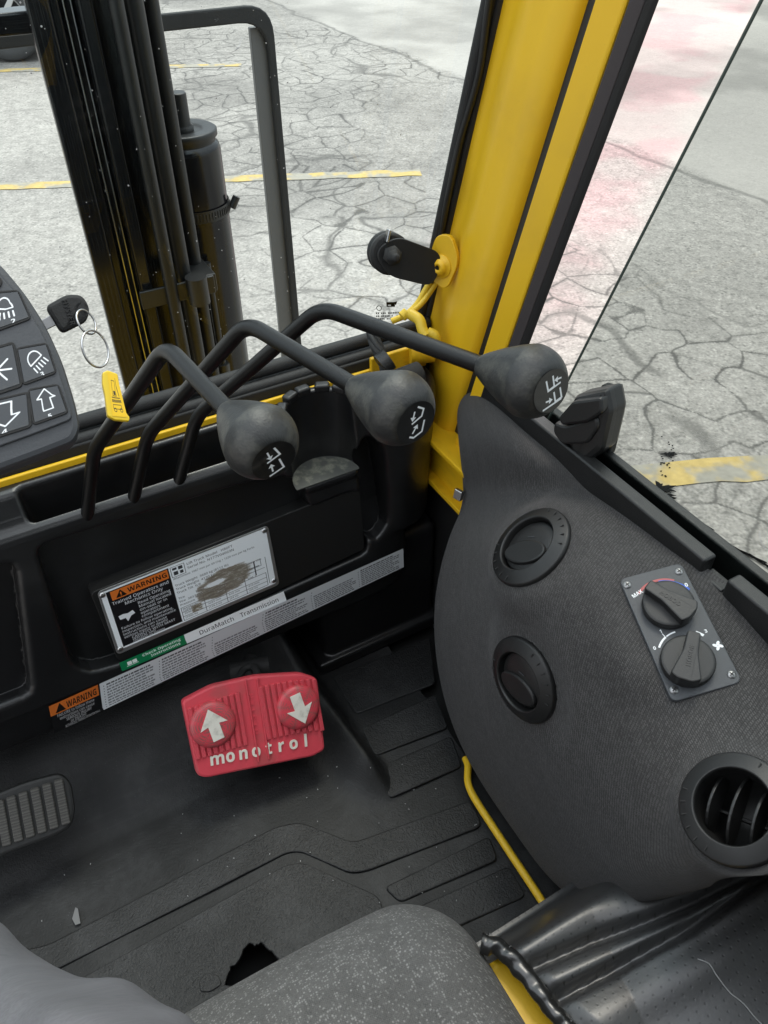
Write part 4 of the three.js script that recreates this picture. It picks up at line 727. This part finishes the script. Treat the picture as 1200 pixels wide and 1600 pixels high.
      for (const o of [-0.38, 0.02, 0.42]) mk('louvre', extrude({ ...frame(fromFrame(f, 0, 0, 0), f.u, f.v), o: fromFrame(f, o * r, 0, 0) }, Array.from({ length: 17 }, (_, i) => { const t = i / 16 * Math.PI, w = r * Math.sqrt(0.5 - o * o * 0.8); return [w * Math.cos(t), -0.024 + 0.027 * Math.sin(t)]; }), 0.0026, 0.0008, 0), M.satin, g);
      mk('cross_bar', [fbox(f, 0, r * 0.05, -0.034, r * 1.2, 0.003, 0.01)], M.satin, g);
    }
    return f;
  }
  vent(vents[0], 0.0475, 'closed round vent on the front slope of the panel', false, 0.6);
  vent(vents[1], 0.0475, 'closed round vent on the upright side of the panel', false, 0.2);
  vent(vents[2], 0.042, 'open round vent with curved louvres', true, 0.5);

  // heater control plate
  const hc = new THREE.Group(); hc.name = 'heater_control'; hc.userData.label = 'black heater control plate with two rotary knobs'; tp.add(hc);
  const pf = frame(ctr.clone().addScaledVector(pn, 0.0025), pn, D(1064, 880, 0.7).sub(D(967, 906, 0.7)));
  mk('plate', extrude(pf, roundPoly(pxPoly(pf, pc), 0.007, 6), 0.022, 0.0008, -0.0208), M.greyPlastic, hc);
  const q = pc.map(([x, y]) => onPlane(x, y, pf.n, fromFrame(pf, 0, 0, 0.0016)));
  const inset = (k) => { const c = q[0].clone().add(q[1]).add(q[2]).add(q[3]).multiplyScalar(0.25); return q.map((p) => p.clone().lerp(c, k)); };
  const plateT = ctex(512, 1024, (c, w, h) => {
    c.clearRect(0, 0, w, h); c.lineWidth = 20; const cx1 = 270, cy1 = 330, cx2 = 245, cy2 = 738;
    c.strokeStyle = '#a8514f'; c.beginPath(); c.arc(cx1, cy1, 246, -2.35, -1.0); c.stroke(); c.strokeStyle = '#2f5fc4'; c.lineWidth = 26; c.beginPath(); c.arc(cx1, cy1, 228, -1.5, -0.45); c.stroke();
    c.fillStyle = '#e8eaec'; c.font = 'bold 44px sans-serif'; c.save(); c.translate(46, 178); c.rotate(-0.3); c.fillText('MAX', 0, 0); c.restore(); c.fillText('0', 462, 200);
    c.strokeStyle = '#e8eaec'; c.lineWidth = 15; c.beginPath(); c.arc(cx2, cy2, 212, -2.5, -2.02); c.stroke(); c.lineWidth = 11; c.beginPath(); c.arc(cx2, cy2, 212, -1.98, -1.6); c.stroke(); c.lineWidth = 20; c.beginPath(); c.arc(cx2, cy2, 212, -0.9, -0.62); c.stroke(); c.lineWidth = 6; c.beginPath(); c.moveTo(155, 555); c.lineTo(140, 512); c.stroke();
    c.font = 'bold 40px sans-serif'; c.fillText('0', 30, 620); c.fillText('1', 128, 506); c.fillText('3', 436, 600);
    for (let k = 0; k < 4; k++) { c.save(); c.translate(478, 720); c.rotate(k * Math.PI / 2 + 0.4); c.beginPath(); c.ellipse(0, -20, 11, 19, 0.3, 0, 7); c.fill(); c.restore(); }
  });
  mk('print', quad(...inset(0.01)), std({ map: plateT, transparent: true, alphaTest: 0.3, roughness: 0.5 }), hc);
  for (const [x, y] of [[980, 914], [1061, 893], [1143, 1054], [1053, 1078]]) {
    const f = frame(onPlane(x, y, pf.n, fromFrame(pf, 0, 0, 0.0012)), pf.n, pf.u.clone().addScaledVector(pf.v, rnd()));
    const s = mk('screw', lathe(f, [[0.0038, 0], [0.0036, 0.0008], [0.002, 0.0016], [0, 0.0017]], 20), M.steel, hc); const sc = new THREE.Group();
    mk('screw_slot', [fbox(f, 0, 0, 0.0016, 0.0042, 0.0011, 0.0005, 0.0001), fbox(f, 0, 0, 0.0016, 0.0011, 0.0042, 0.0005, 0.0001)], M.black, hc);
  }
  const knob = (x, y, ang, word) => {
    const o = onPlane(x, y, pf.n, fromFrame(pf, 0, 0, 0.0014)), f = frame(o, pf.n, pf.u.clone().applyAxisAngle(pf.n, ang)), R = 0.0228;
    const k = mk('rotary_knob', [lathe(f, [[R, 0.001], [R, 0.0075], [R - 0.0008, 0.0085], [R - 0.003, 0.009], [0, 0.0092]], 56), extrude(f, roundPoly([[-R * 1.02, -0.0055], [-R * 0.2, -0.0062], [R * 0.85, -0.0125], [R * 1.0, -0.006], [R * 1.02, 0.006], [R * 0.85, 0.0125], [-R * 0.2, 0.0062], [-R * 1.02, 0.0055]], 0.0025, 4), 0.0125, 0.0012, 0.0055)], M.satin, hc);
    const t = new TextGeometry(word, { font, size: 0.0042, depth: 0.0006, curveSegments: 2 }); t.computeBoundingBox(); t.translate(-t.boundingBox.max.x / 2, -0.0021, 0.0178); t.applyMatrix4(basis(f)); mk('raised_lettering', t, M.satin, hc);
    mk('knob_seam', fbox(f, 0, 0.0042, 0.0178, R * 1.7, 0.0005, 0.0005, 0.0001), M.black, hc);
  };
  knob(1043, 948, -0.97, 'HOBOD'); knob(1073, 1036, -2.15, 'BOBOH');
}

// ================================================================== floor, mat, sill
{
  struct('cab_floor', [box(-0.9, 0.56, 0.62, 0.655, -0.86, 0.6, 0.004)], std({ color: 0.01, roughness: 0.8 }), 'dark steel cab floor below the mat');
  const fm = thing('floor_mat', 'black moulded rubber floor mat with raised pads and a torn hole', 'floor mat');
  const scuff = dtex(1024, 1024, (u, v, i, j) => {
    const a = fbm(u, v, 6, 5, 14), b = fbm(u, v, 80, 2, 15), st = fbm(u * 0.25, v * 3, 40, 2, 16), n = hash(i, j, 8);
    const k = 0.6 * sm(0.5, 0.75, a) * (0.4 + b) + 0.15 * sm(0.66, 0.8, st); let c = 0.0095 + 0.024 * k + 0.004 * (n - 0.5); if (n > 0.9994) c += 0.12; return [c * 0.99, c * 1.0, c * 1.03];
  }, true, 1 / 0.55);
  const leather = dtex(512, 512, (u, v) => 0.6 * fbm(u, v, 48, 2, 41) + 0.4 * fbm(u, v, 110, 2, 42), false, 1 / 0.09);
  const matM = phys({ color: 1, map: scuff, roughness: 0.55, specularIntensity: 0.7, bumpMap: leather, bumpScale: 0.0005 });
  const padM = phys({ color: 1, map: scuff, roughness: 0.5, specularIntensity: 0.75, bumpMap: leather, bumpScale: 0.0009 });
  const holeF = frame(V(0, YF, 0), V(0, 1, 0), V(1, 0, 0));
  const torn = pxPoly(holeF, [[345, 1548], [352, 1520], [372, 1500], [378, 1480], [392, 1470], [402, 1476], [412, 1470], [420, 1478], [440, 1500], [440, 1560]]).map(([a, b], i, arr) => { const c = arr.reduce((m, q) => [m[0] + q[0] / arr.length, m[1] + q[1] / arr.length], [0, 0]); return [c[0] + (a - c[0]) * 0.85, c[1] + (b - c[1]) * 0.85]; });
  const ragged = []; torn.forEach((p, i) => { const q = torn[(i + 1) % torn.length]; for (let k = 0; k < 4; k++) ragged.push([mix(p[0], q[0], k / 4) + 0.003 * (rnd() - 0.5), mix(p[1], q[1], k / 4) + 0.003 * (rnd() - 0.5)]); });
  const hX = (x, z) => {
    let y = YF;
    const toe = Math.max(0, -0.60 - z), w = 1 - sm(0.235, 0.275, x); // toe board rises under the dash
    y += w * (Math.sqrt(toe * toe + 0.0009) - 0.03) * 0.62 * sm(0, 0.02, toe + 0.01);
    const rx = 0.262 + 0.09 * (z + 0.62), t = sm(-0.46, -0.54, z) ; y += 0.034 * t * Math.exp(-(((x - rx) / (x > rx ? 0.014 : 0.028)) ** 2)); // ridge at the right of the pedal well
    y += 0.012 * t * sm(rx - 0.01, rx + 0.02, x) * 0.4;
    y += 0.0012 * Math.sin(x * 23 + z * 11) * Math.sin(z * 31);
    return y;
  };
  mk('mat_sheet', surf((s, t) => { const x = mix(-0.75, 0.405, s), z = mix(-0.835, 0.2, t); return V(x, hX(x, z), z); }, 330, 300, 0, (p) => sdPoly(p.x, -p.z, torn) > 0.004), matM, fm);
  const pad = (arr, lift = 0.0035, r = 0.008) => {
    const pp = roundPoly(pxPoly(holeF, arr), r, 5), f = { ...holeF, o: V(0, hX(0.36, -0.62) - 0.001, 0) };
    const c = pp.reduce((a, b) => [a[0] + b[0] / pp.length, a[1] + b[1] / pp.length], [0, 0]); f.o.y = hX(c[0], -c[1]) - 0.0015;
    mk('raised_pad', extrude(f, pp, lift + 0.0015, 0.0018, 0), padM, fm);
  };
  pad([[520, 1062], [672, 1000], [680, 1072], [556, 1120]]); pad([[565, 1143], [680, 1090], [700, 1142], [586, 1186]]); pad([[592, 1200], [705, 1152], [722, 1200], [608, 1250]]);
  pad([[600, 1388], [764, 1308], [778, 1345], [625, 1412]]); pad([[640, 1424], [795, 1354], [822, 1402], [668, 1470]]);
  pad([[-40, 1500], [75, 1478], [432, 1293], [470, 1286], [552, 1318], [735, 1252], [755, 1292], [575, 1362], [548, 1366], [470, 1332], [448, 1334], [90, 1516], [-20, 1560]], 0.004, 0.012);
  {
    const pp = roundPoly(pxPoly(holeF, [[110, 1540], [450, 1352], [475, 1350], [560, 1388], [592, 1402], [604, 1440], [560, 1600], [140, 1640]]), 0.01, 5);
    mk('raised_pad', extrude({ ...holeF, o: V(0, YF - 0.0015, 0) }, pp, 0.0055, 0.0012, 0, [ragged.slice().reverse()]), padM, fm);
    mk('torn_flap', extrude({ ...holeF, o: V(0, YF + 0.0035, 0) }, roundPoly(pxPoly(holeF, [[312, 1535], [322, 1522], [342, 1526], [348, 1540], [330, 1552], [314, 1552]]), 0.004, 4), 0.0025, 0.0008), padM, fm);
  }
  // scraps: a grey chip and small crumbs
  const cr = []; for (let i = 0; i < 70; i++) { const x = 60 + 760 * rnd(), y = 1180 + 260 * rnd(), p = onY(x, y, YF); if (p.x > 0.38 || p.z < -0.6) continue; cr.push(fbox(frame(V(p.x, hX(p.x, p.z) + 0.0005 + 0.004 * (rnd() > 0.5), p.z), V(0, 1, 0), V(rnd() - 0.5, 0, rnd() - 0.5)), 0, 0, 0, 0.0012 + 0.001 * rnd(), 0.001, 0.0008, 0.0003)); }
  const sc = mk('crumbs', cr, std({ color: 0.32, roughness: 0.9 }), fm); sc.userData.kind = 'stuff';
  const ch = frame(onY(121, 1432, YF + 0.004), V(0, 1, 0.05), V(1, 0, 0)); mk('grey_chip', extrude({ ...ch, o: ch.o }, pxPoly(ch, [[118, 1418], [122, 1420], [126, 1443], [118, 1446], [113, 1436]]), 0.0012, 0.0003), std({ color: 0.16, roughness: 0.8 }), fm);

  const sl = thing('door_sill', 'narrow yellow door sill edge beside the floor mat', 'sill');
  const pts = [[731, 1196], [731, 1222], [742, 1248], [790, 1322], [852, 1416], [960, 1590]].map(([x, y]) => onY(x, y, YF + 0.012));
  mk('edge', spline([pts[0].clone().add(V(0.004, -0.002, -0.012)), ...pts], 0.0052, 80, 10, 0.4), std({ color: RGB(0.80, 0.50, 0.02), roughness: 0.45 }), sl);
  mk('sill_step', [box(0.40, 0.56, 0.60, 0.70, -0.86, 0.6, 0.004)], M.black, sl);
}

// ================================================================== pedals
{
  const dp = thing('drive_pedal', 'red rubber-padded travel pedal with two arrow buttons', 'pedal');
  const f = frame(D(398, 1132, 1.055), V(0, 0.62, 0.78), V(1, 0, 0.12));
  const red = std({ color: 1, map: dtex(512, 512, (u, v, i, j) => { const k = sm(0.5, 0.8, fbm(u, v, 6, 5, 18)) * 0.6 + 0.1 * (hash(i, j) - 0.5); return [mix(0.64, 0.38, k), mix(0.06, 0.085, k), mix(0.085, 0.085, k)]; }, true, 1 / 0.2), roughness: 0.55, bumpMap: grainBump, bumpScale: 0.0002 });
  const pc = pxPoly(f, [[284, 1096], [330, 1072], [400, 1056], [470, 1052], [496, 1060], [502, 1110], [508, 1172], [490, 1182], [322, 1216], [308, 1212]]);
  mk('pad', extrude(f, roundPoly(pc, 0.006, 4), 0.016, 0.003, -0.016), red, dp);
  mk('backing', extrude(f, roundPoly(pc.map(([a, b]) => [a * 0.96, b * 0.96]), 0.006, 4), 0.006, 0.001, -0.024), M.black, dp);
  const seg = (x0, y0, x1, y1, w, h, m, nm) => { const a = toFrame(f, x0, y0), b = toFrame(f, x1, y1), L = Math.hypot(b[0] - a[0], b[1] - a[1]), ff = frame(fromFrame(f, (a[0] + b[0]) / 2, (a[1] + b[1]) / 2, 0), f.n, f.u.clone().multiplyScalar(b[0] - a[0]).addScaledVector(f.v, b[1] - a[1])); return fbox(ff, 0, 0, h, L, w, 0.0036, 0.0009); };
  for (let k = 0; k < 22; k++) { if (k > 8 && k < 12) continue; const x = 296 + k * 9.2, yt = 1098 - 46 * Math.sin(Math.min(1, k / 20) * 1.35) + 8; mk('rib', seg(x, yt, x + 14, yt + 82 - Math.abs(k - 11) * 0.2, 0.0056, 0.0014), red, dp); }
  mk('centre_bar', [seg(383, 1062, 404, 1190, 0.0024, 0.0012), seg(401, 1060, 420, 1186, 0.0024, 0.0012)], red, dp);
  const word = (txt, size, depth, x0, y0, x1, y1, mat, nm, spread) => { // letters one by one along a line
    const a = toFrame(f, x0, y0), b = toFrame(f, x1, y1), n = txt.length, dir = f.u.clone().multiplyScalar(b[0] - a[0]).addScaledVector(f.v, b[1] - a[1]);
    for (let i = 0; i < n; i++) { const t = new TextGeometry(txt[i], { font, size, depth, curveSegments: 4 }); t.computeBoundingBox(); const bb = t.boundingBox; t.translate(-(bb.max.x + bb.min.x) / 2, 0, 0); const s = i / (n - 1); t.applyMatrix4(basis(frame(fromFrame(f, mix(a[0], b[0], s), mix(a[1], b[1], s), 0.0002), f.n, dir))); mk(nm, t, mat, dp); }
  };
  word('monotrol', 0.0165, 0.0016, 340, 1194, 478, 1166, std({ color: RGB(0.74, 0.70, 0.62), roughness: 0.6 }), 'letter');
  word('HYSTER', 0.0082, 0.0009, 403, 1143, 396, 1086, red, 'embossed_letter');
  const arrow = [[0, 0.023], [0.0185, -0.001], [0.0075, 0.001], [0.0075, -0.02], [-0.0075, -0.02], [-0.0075, 0.001], [-0.0185, -0.001]];
  for (const [x, y, up, lab] of [[332, 1131, 1, 'button with white arrow pointing forward'], [465, 1104, -1, 'button with white arrow pointing back']]) {
    const o = toFrame(f, x, y), ff = frame(fromFrame(f, o[0], o[1], 0), f.n, f.u.clone().applyAxisAngle(f.n, 0.08));
    const b = mk('arrow_button', lathe(ff, [[0.0305, -0.002], [0.0305, 0.003], [0.029, 0.0065], [0.025, 0.0088], [0.018, 0.0098], [0, 0.01]], 48), std({ color: 1, map: dustCol([0.60, 0.055, 0.078], [0.17, 0.1, 0.085], 0.95, 0.11, up > 0 ? 71 : 75), roughness: 0.42 }), dp); b.userData.label = lab;
    mk('arrow', extrude(ff, arrow.map(([a, c]) => [a, c * up]).slice()[up > 0 ? 'slice' : 'reverse'](), 0.0012, 0.0002, 0.0096), std({ color: 1, map: dustCol([0.72, 0.69, 0.62], [0.4, 0.37, 0.32], 0.6, 0.05, 72), roughness: 0.6 }), b);
  }
  mk('arm', [tube([D(395, 1110, 1.1), D(390, 1060, 1.12), D(392, 1030, 1.15)], 0.011), tube([D(372, 1060, 1.1), D(380, 1045, 1.12), D(396, 1040, 1.12), D(404, 1056, 1.1)], 0.005)], M.dull, dp);
  mk('pivot', cyl(D(360, 1050, 1.13), D(420, 1040, 1.14), 0.014), M.dull, dp);

  const bp = thing('brake_pedal', 'worn black ribbed rubber brake pedal', 'pedal');
  const bc = D(40, 1275, 0.965), bf = frame(bc, V(0.05, 0.72, 0.69), V(1, 0, 0.06));
  const worn = std({ color: 1, map: dtex(512, 512, (u, v, i, j) => { const k = sm(0.42, 0.62, fbm(u, v, 7, 5, 24)); const c = 0.02 + 0.10 * k + 0.01 * hash(i, j); return [c * 1.05, c, c * 0.92]; }, true, 1 / 0.13), roughness: 0.6, bumpMap: grainBump, bumpScale: 0.0004 });
  const oc = pxPoly(bf, [[-150, 1330], [-60, 1262], [40, 1222], [95, 1208], [112, 1225], [118, 1268], [112, 1292], [90, 1305], [0, 1338], [-140, 1420]]);
  mk('pad', extrude(bf, roundPoly(oc, 0.012, 5), 0.014, 0.004, -0.014), M.rubber, bp);
  for (let k = 0; k < 13; k++) { const x = 105 - k * 18.5, a = toFrame(bf, x - 14, 1217 + (105 - x) * 0.36), b = toFrame(bf, x - 1, 1288 + (105 - x) * 0.36); const L = Math.hypot(b[0] - a[0], b[1] - a[1]); const ff = frame(fromFrame(bf, (a[0] + b[0]) / 2, (a[1] + b[1]) / 2), bf.n, bf.u.clone().multiplyScalar(b[0] - a[0]).addScaledVector(bf.v, b[1] - a[1])); mk('rib', fbox(ff, 0, 0, 0.0008, L, 0.0105, 0.006, 0.0022), worn, bp); }
  mk('arm', tube([bc.clone().add(V(-0.03, -0.012, -0.01)), bc.clone().add(V(-0.03, 0.02, -0.07)), bc.clone().add(V(-0.03, 0.12, -0.11))], 0.01), M.dull, bp);
}

// ================================================================== seat, vinyl cover, driver's leg
{
  const st = thing('seat_cushion', 'grey speckled tweed seat cushion with rounded front corner', 'seat');
  const tweed = dtex(1024, 1024, (u, v, i, j) => {
    const Q = 230, gx = Math.floor(u * Q), gy = Math.floor(v * Q), fx = (u * Q) % 1, fy = (v * Q) % 1, m = fbm(u, v, 40, 3, 55), cell = hash(gx, gy, 3);
    const blob = cell > 0.72 - 0.45 * (m - 0.5) ? sm(1, 0.1, Math.hypot((fx - 0.3 - 0.4 * hash(gx, gy, 6)) * (0.7 + 0.8 * hash(gx, gy, 9)), fy - 0.3 - 0.4 * hash(gx, gy, 7)) / 0.62) : 0, yarn = 0.5 + 0.5 * Math.sin(u * 2 * Q * Math.PI) * Math.sin(v * 2 * Q * Math.PI);
    const c = 0.056 + 0.045 * hash(i, j, 1) + 0.03 * yarn + 0.17 * blob * (0.25 + 0.75 * hash(gx, gy, 4)) + 0.03 * (m - 0.5); return [c * 1.0, c * 0.985, c * 0.96];
  }, true, 1 / 0.5);
  const tb = dtex(512, 512, (u, v) => { const gx = Math.floor(u * 170), gy = Math.floor(v * 170); return 0.3 + 0.5 * hash(gx, gy, 3) + 0.2 * Math.sin(v * 170 * 2 * Math.PI) * Math.sin(u * 170 * 2 * Math.PI); }, false, 1 / 0.5);
  mk('cloth_cover', nets((x, y, z) => {
    const bulge = 0.012 - 0.75 * (x - 0.09) ** 2 - 0.008 * Math.exp(-(((x - 0.13) / 0.02) ** 2)) * sm(-0.3, -0.1, z);
    return sdBox(x, y - bulge, z - 0.06 * (x - 0.1), -0.032, 0.905, 0.066, 0.252, 0.088, 0.345, 0.075);
  }, [-0.3, 0.8, -0.3], [0.25, 1.04, 0.45], 0.006, (x, y, z) => [x, z + y * 0.7]), phys({ color: 1, map: tweed, roughness: 0.95, bumpMap: tb, bumpScale: 0.0012, sheen: 0.3, sheenColor: RGB(0.3), sheenRoughness: 0.6 }), st);
  mk('seat_pan', box(-0.25, 0.19, 0.74, 0.83, -0.2, 0.4, 0.02), M.black, st);

  const vc = thing('vinyl_cover', 'black perforated vinyl side cushion with stitched folds and frayed piping', 'cushion');
  const VY = 0.962;
  const x0 = (z) => 0.222 + 0.25 * (z + 0.19);
  const top = (x, z) => VY + 0.26 * Math.max(0, x - 0.33 + 0.25 * (z + 0.2)) * sm(-0.2, -0.1, z) - 0.11 * sm(-0.165, -0.222, z) ** 1.5 - 0.008 * sm(0.02, 0.0, x - x0(z)) + 0.003 * Math.sin(z * 21 + x * 9);
  const perf = (u, v) => { const gx = u * 44, gy = v * 44 + (Math.floor(gx) % 2) * 0.5, a = (gx % 1) - 0.5, b = (gy % 1) - 0.5; return 1 - sm(0.08, 0.14, Math.hypot(a, b)); };
  const vinylC = dtex(1024, 1024, (u, v) => { const k = perf(u, v), m = fbm(u, v, 8, 4, 66); const c = mix(0.03 + 0.014 * (m - 0.5), 0.003, k); return [c, c, c * 1.02]; }, true, 1 / 0.36);
  const vinylB = dtex(1024, 1024, (u, v) => 0.55 + 0.3 * (fbm(u, v, 128, 2, 67) - 0.5) - 0.5 * perf(u, v), false, 1 / 0.36);
  const onTop = ([x, y]) => { let h = VY, p; for (let i = 0; i < 25; i++) { p = onY(x, y, h); h = mix(h, Math.max(VY, top(p.x, Math.max(p.z, -0.16))), 0.5); } return p; };
  // seams: distances from two lines on the surface, a groove with a fold above each
  const l1 = [[836, 1506], [930, 1466], [1010, 1438], [1085, 1408], [1200, 1350]].map(onTop), l2 = [[876, 1556], [980, 1502], [1080, 1448], [1180, 1380], [1260, 1330]].map(onTop);
  const dl = (p, l) => { let best = 9, sg = 1; for (let i = 0; i < l.length - 1; i++) { const e = l[i + 1].clone().sub(l[i]), t = Math.min(1, Math.max(0, p.clone().sub(l[i]).dot(e) / e.lengthSq())), q = l[i].clone().addScaledVector(e, t), d = p.clone().sub(q); d.y *= 0.35; const L = d.length(); if (L < best) { best = L; sg = (e.x * d.z - e.z * d.x) > 0 ? 1 : -1; } } return best * sg; };
  const vg = surf((s, t) => { const z = mix(-0.226, 0.42, t), x = mix(x0(z), 0.62, s), p = V(x, top(x, z), z), a = dl(p, l1), b = dl(p, l2), lift = 1 - sm(-0.17, -0.205, z); p.y += (-0.011 * Math.exp(-((a / 0.005) ** 2)) - 0.012 * Math.exp(-((b / 0.005) ** 2)) + 0.006 * Math.exp(-(((a + 0.024) / 0.018) ** 2)) + 0.006 * Math.exp(-(((a - 0.018) / 0.011) ** 2)) + 0.006 * Math.exp(-(((b - 0.028) / 0.02) ** 2))) * lift; return p; }, 200, 260, (p) => [p.x * 0.9 + p.z * 0.44, p.z * 0.9 - p.x * 0.44 + p.y * 0.3]);
  mk('vinyl_sheet', vg, phys({ color: 1, map: vinylC, roughness: 0.4, clearcoat: 0.8, clearcoatRoughness: 0.34, bumpMap: vinylB, bumpScale: 0.0004 }), vc);
  const pip = [[752, 1474], [776, 1480], [800, 1498], [822, 1526], [846, 1556], [868, 1584], [895, 1616], [930, 1660]].map(([x, y]) => onY(x, y, VY + 0.001));
  const wrinkle = (n, k) => { const c = new THREE.CatmullRomCurve3(pip), N = 90, fr = c.computeFrenetFrames(N); return surf((s, t) => { const i = Math.round(t * N), a = s * 2 * Math.PI, r = 0.0082 * (1 + 0.4 * (fbm(t, s * 0.5 + 0.1, 14, 2, 5) - 0.5) + 0.05 * Math.sin(t * 41 + s * 6.28)); return c.getPoint(t).addScaledVector(fr.normals[i], r * Math.cos(a)).addScaledVector(fr.binormals[i], r * Math.sin(a)); }, 16, N); };
  mk('piping', wrinkle(), phys({ color: 0.014, roughness: 0.32, clearcoat: 0.6, clearcoatRoughness: 0.2 }), vc);
  const fray = []; for (let k = 0; k < 26; k++) { const t = 0.04 + 0.9 * k / 26, c = new THREE.CatmullRomCurve3(pip), p = c.getPoint(t).addScaledVector(Up, 0.006); fray.push(spline([p, p.clone().add(V(0.003 * rnd(), 0.002 * rnd(), -0.002 * rnd())), p.clone().add(V(0.004 * rnd(), 0.001 * rnd(), -0.004 * rnd()))], 0.0004, 6, 5)); }
  mk('frayed_thread', fray, std({ color: 0.12, roughness: 0.9 }), vc);
  const scr = [[1090, 1498], [1108, 1506], [1120, 1524], [1140, 1550], [1162, 1568], [1180, 1590], [1196, 1606]];
  const rc = new THREE.Raycaster(), pm = new THREE.Mesh(vg, M.black); pm.updateMatrixWorld();
  const sp = scr.map(([x, y]) => { rc.set(CAM, ray(x, y).normalize()); const h = rc.intersectObject(pm)[0]; return h ? h.point.addScaledVector(ray(x, y), -0.0008) : D(x, y, 0.6); });
  mk('loose_thread', spline(sp, 0.0006, 60, 6), std({ color: 0.35, roughness: 0.9 }), vc);

  const hd = thing('engine_hood', 'yellow engine hood edge showing under the vinyl cushion', 'hood');
  mk('hood_panel', box(0.2, 0.34, 0.66, 0.94, -0.185, 0.5, 0.012), M.yellow, hd);

  const ps = thing('person', 'thigh and knee of a seated person in smooth grey trousers', 'person');
  const hip = D(95, 1870, 0.42), pelvis = V(-0.02, 1.09, 0.24), knee = D(-125, 1635, 0.5), ankle = V(knee.x - 0.05, 0.80, knee.z - 0.02), toe = V(knee.x - 0.07, 0.765, knee.z - 0.13), p = V(0, 0, 0);
  const grey = dtex(256, 256, (u, v, i, j) => { const c = 0.105 + 0.04 * (fbm(u, v, 8, 4, 3) - 0.5) + 0.02 * (hash(i, j) - 0.5); return [c * 0.97, c * 0.98, c * 1.06]; }, true, 1 / 0.2);
  mk('trouser_leg', nets((x, y, z) => { p.set(x, y, z); let d = smin(sdCone(p, hip, knee, 0.09, 0.069), sdCone(p, hip, pelvis, 0.09, 0.115), 0.03); d = smin(d, sdCone(p, knee, ankle, 0.068, 0.05), 0.03); d += 0.0028 * Math.sin(x * 70 + z * 48 + 2 * Math.sin(y * 30)) * Math.sin(z * 39 - y * 30 + x * 20) + 0.0016 * Math.sin(x * 130 - z * 95 + 3 * Math.sin(z * 22)); return smin(d, sdCone(p, ankle, toe, 0.045, 0.034), 0.02); }, [-0.42, 0.715, -0.52], [0.2, 1.42, 0.38], 0.0065, (x, y, z) => [x + y, z]), std({ color: 1, map: grey, roughness: 0.9 }), ps);
  mk('shirt_hem', spline([D(148, 1572, 0.46), D(182, 1580, 0.455), D(212, 1598, 0.45), D(250, 1632, 0.44), D(290, 1690, 0.43)], 0.005, 30, 12), std({ color: RGB(0.24, 0.27, 0.30), roughness: 0.9 }), ps);
}

renderer.render(scene, camera);
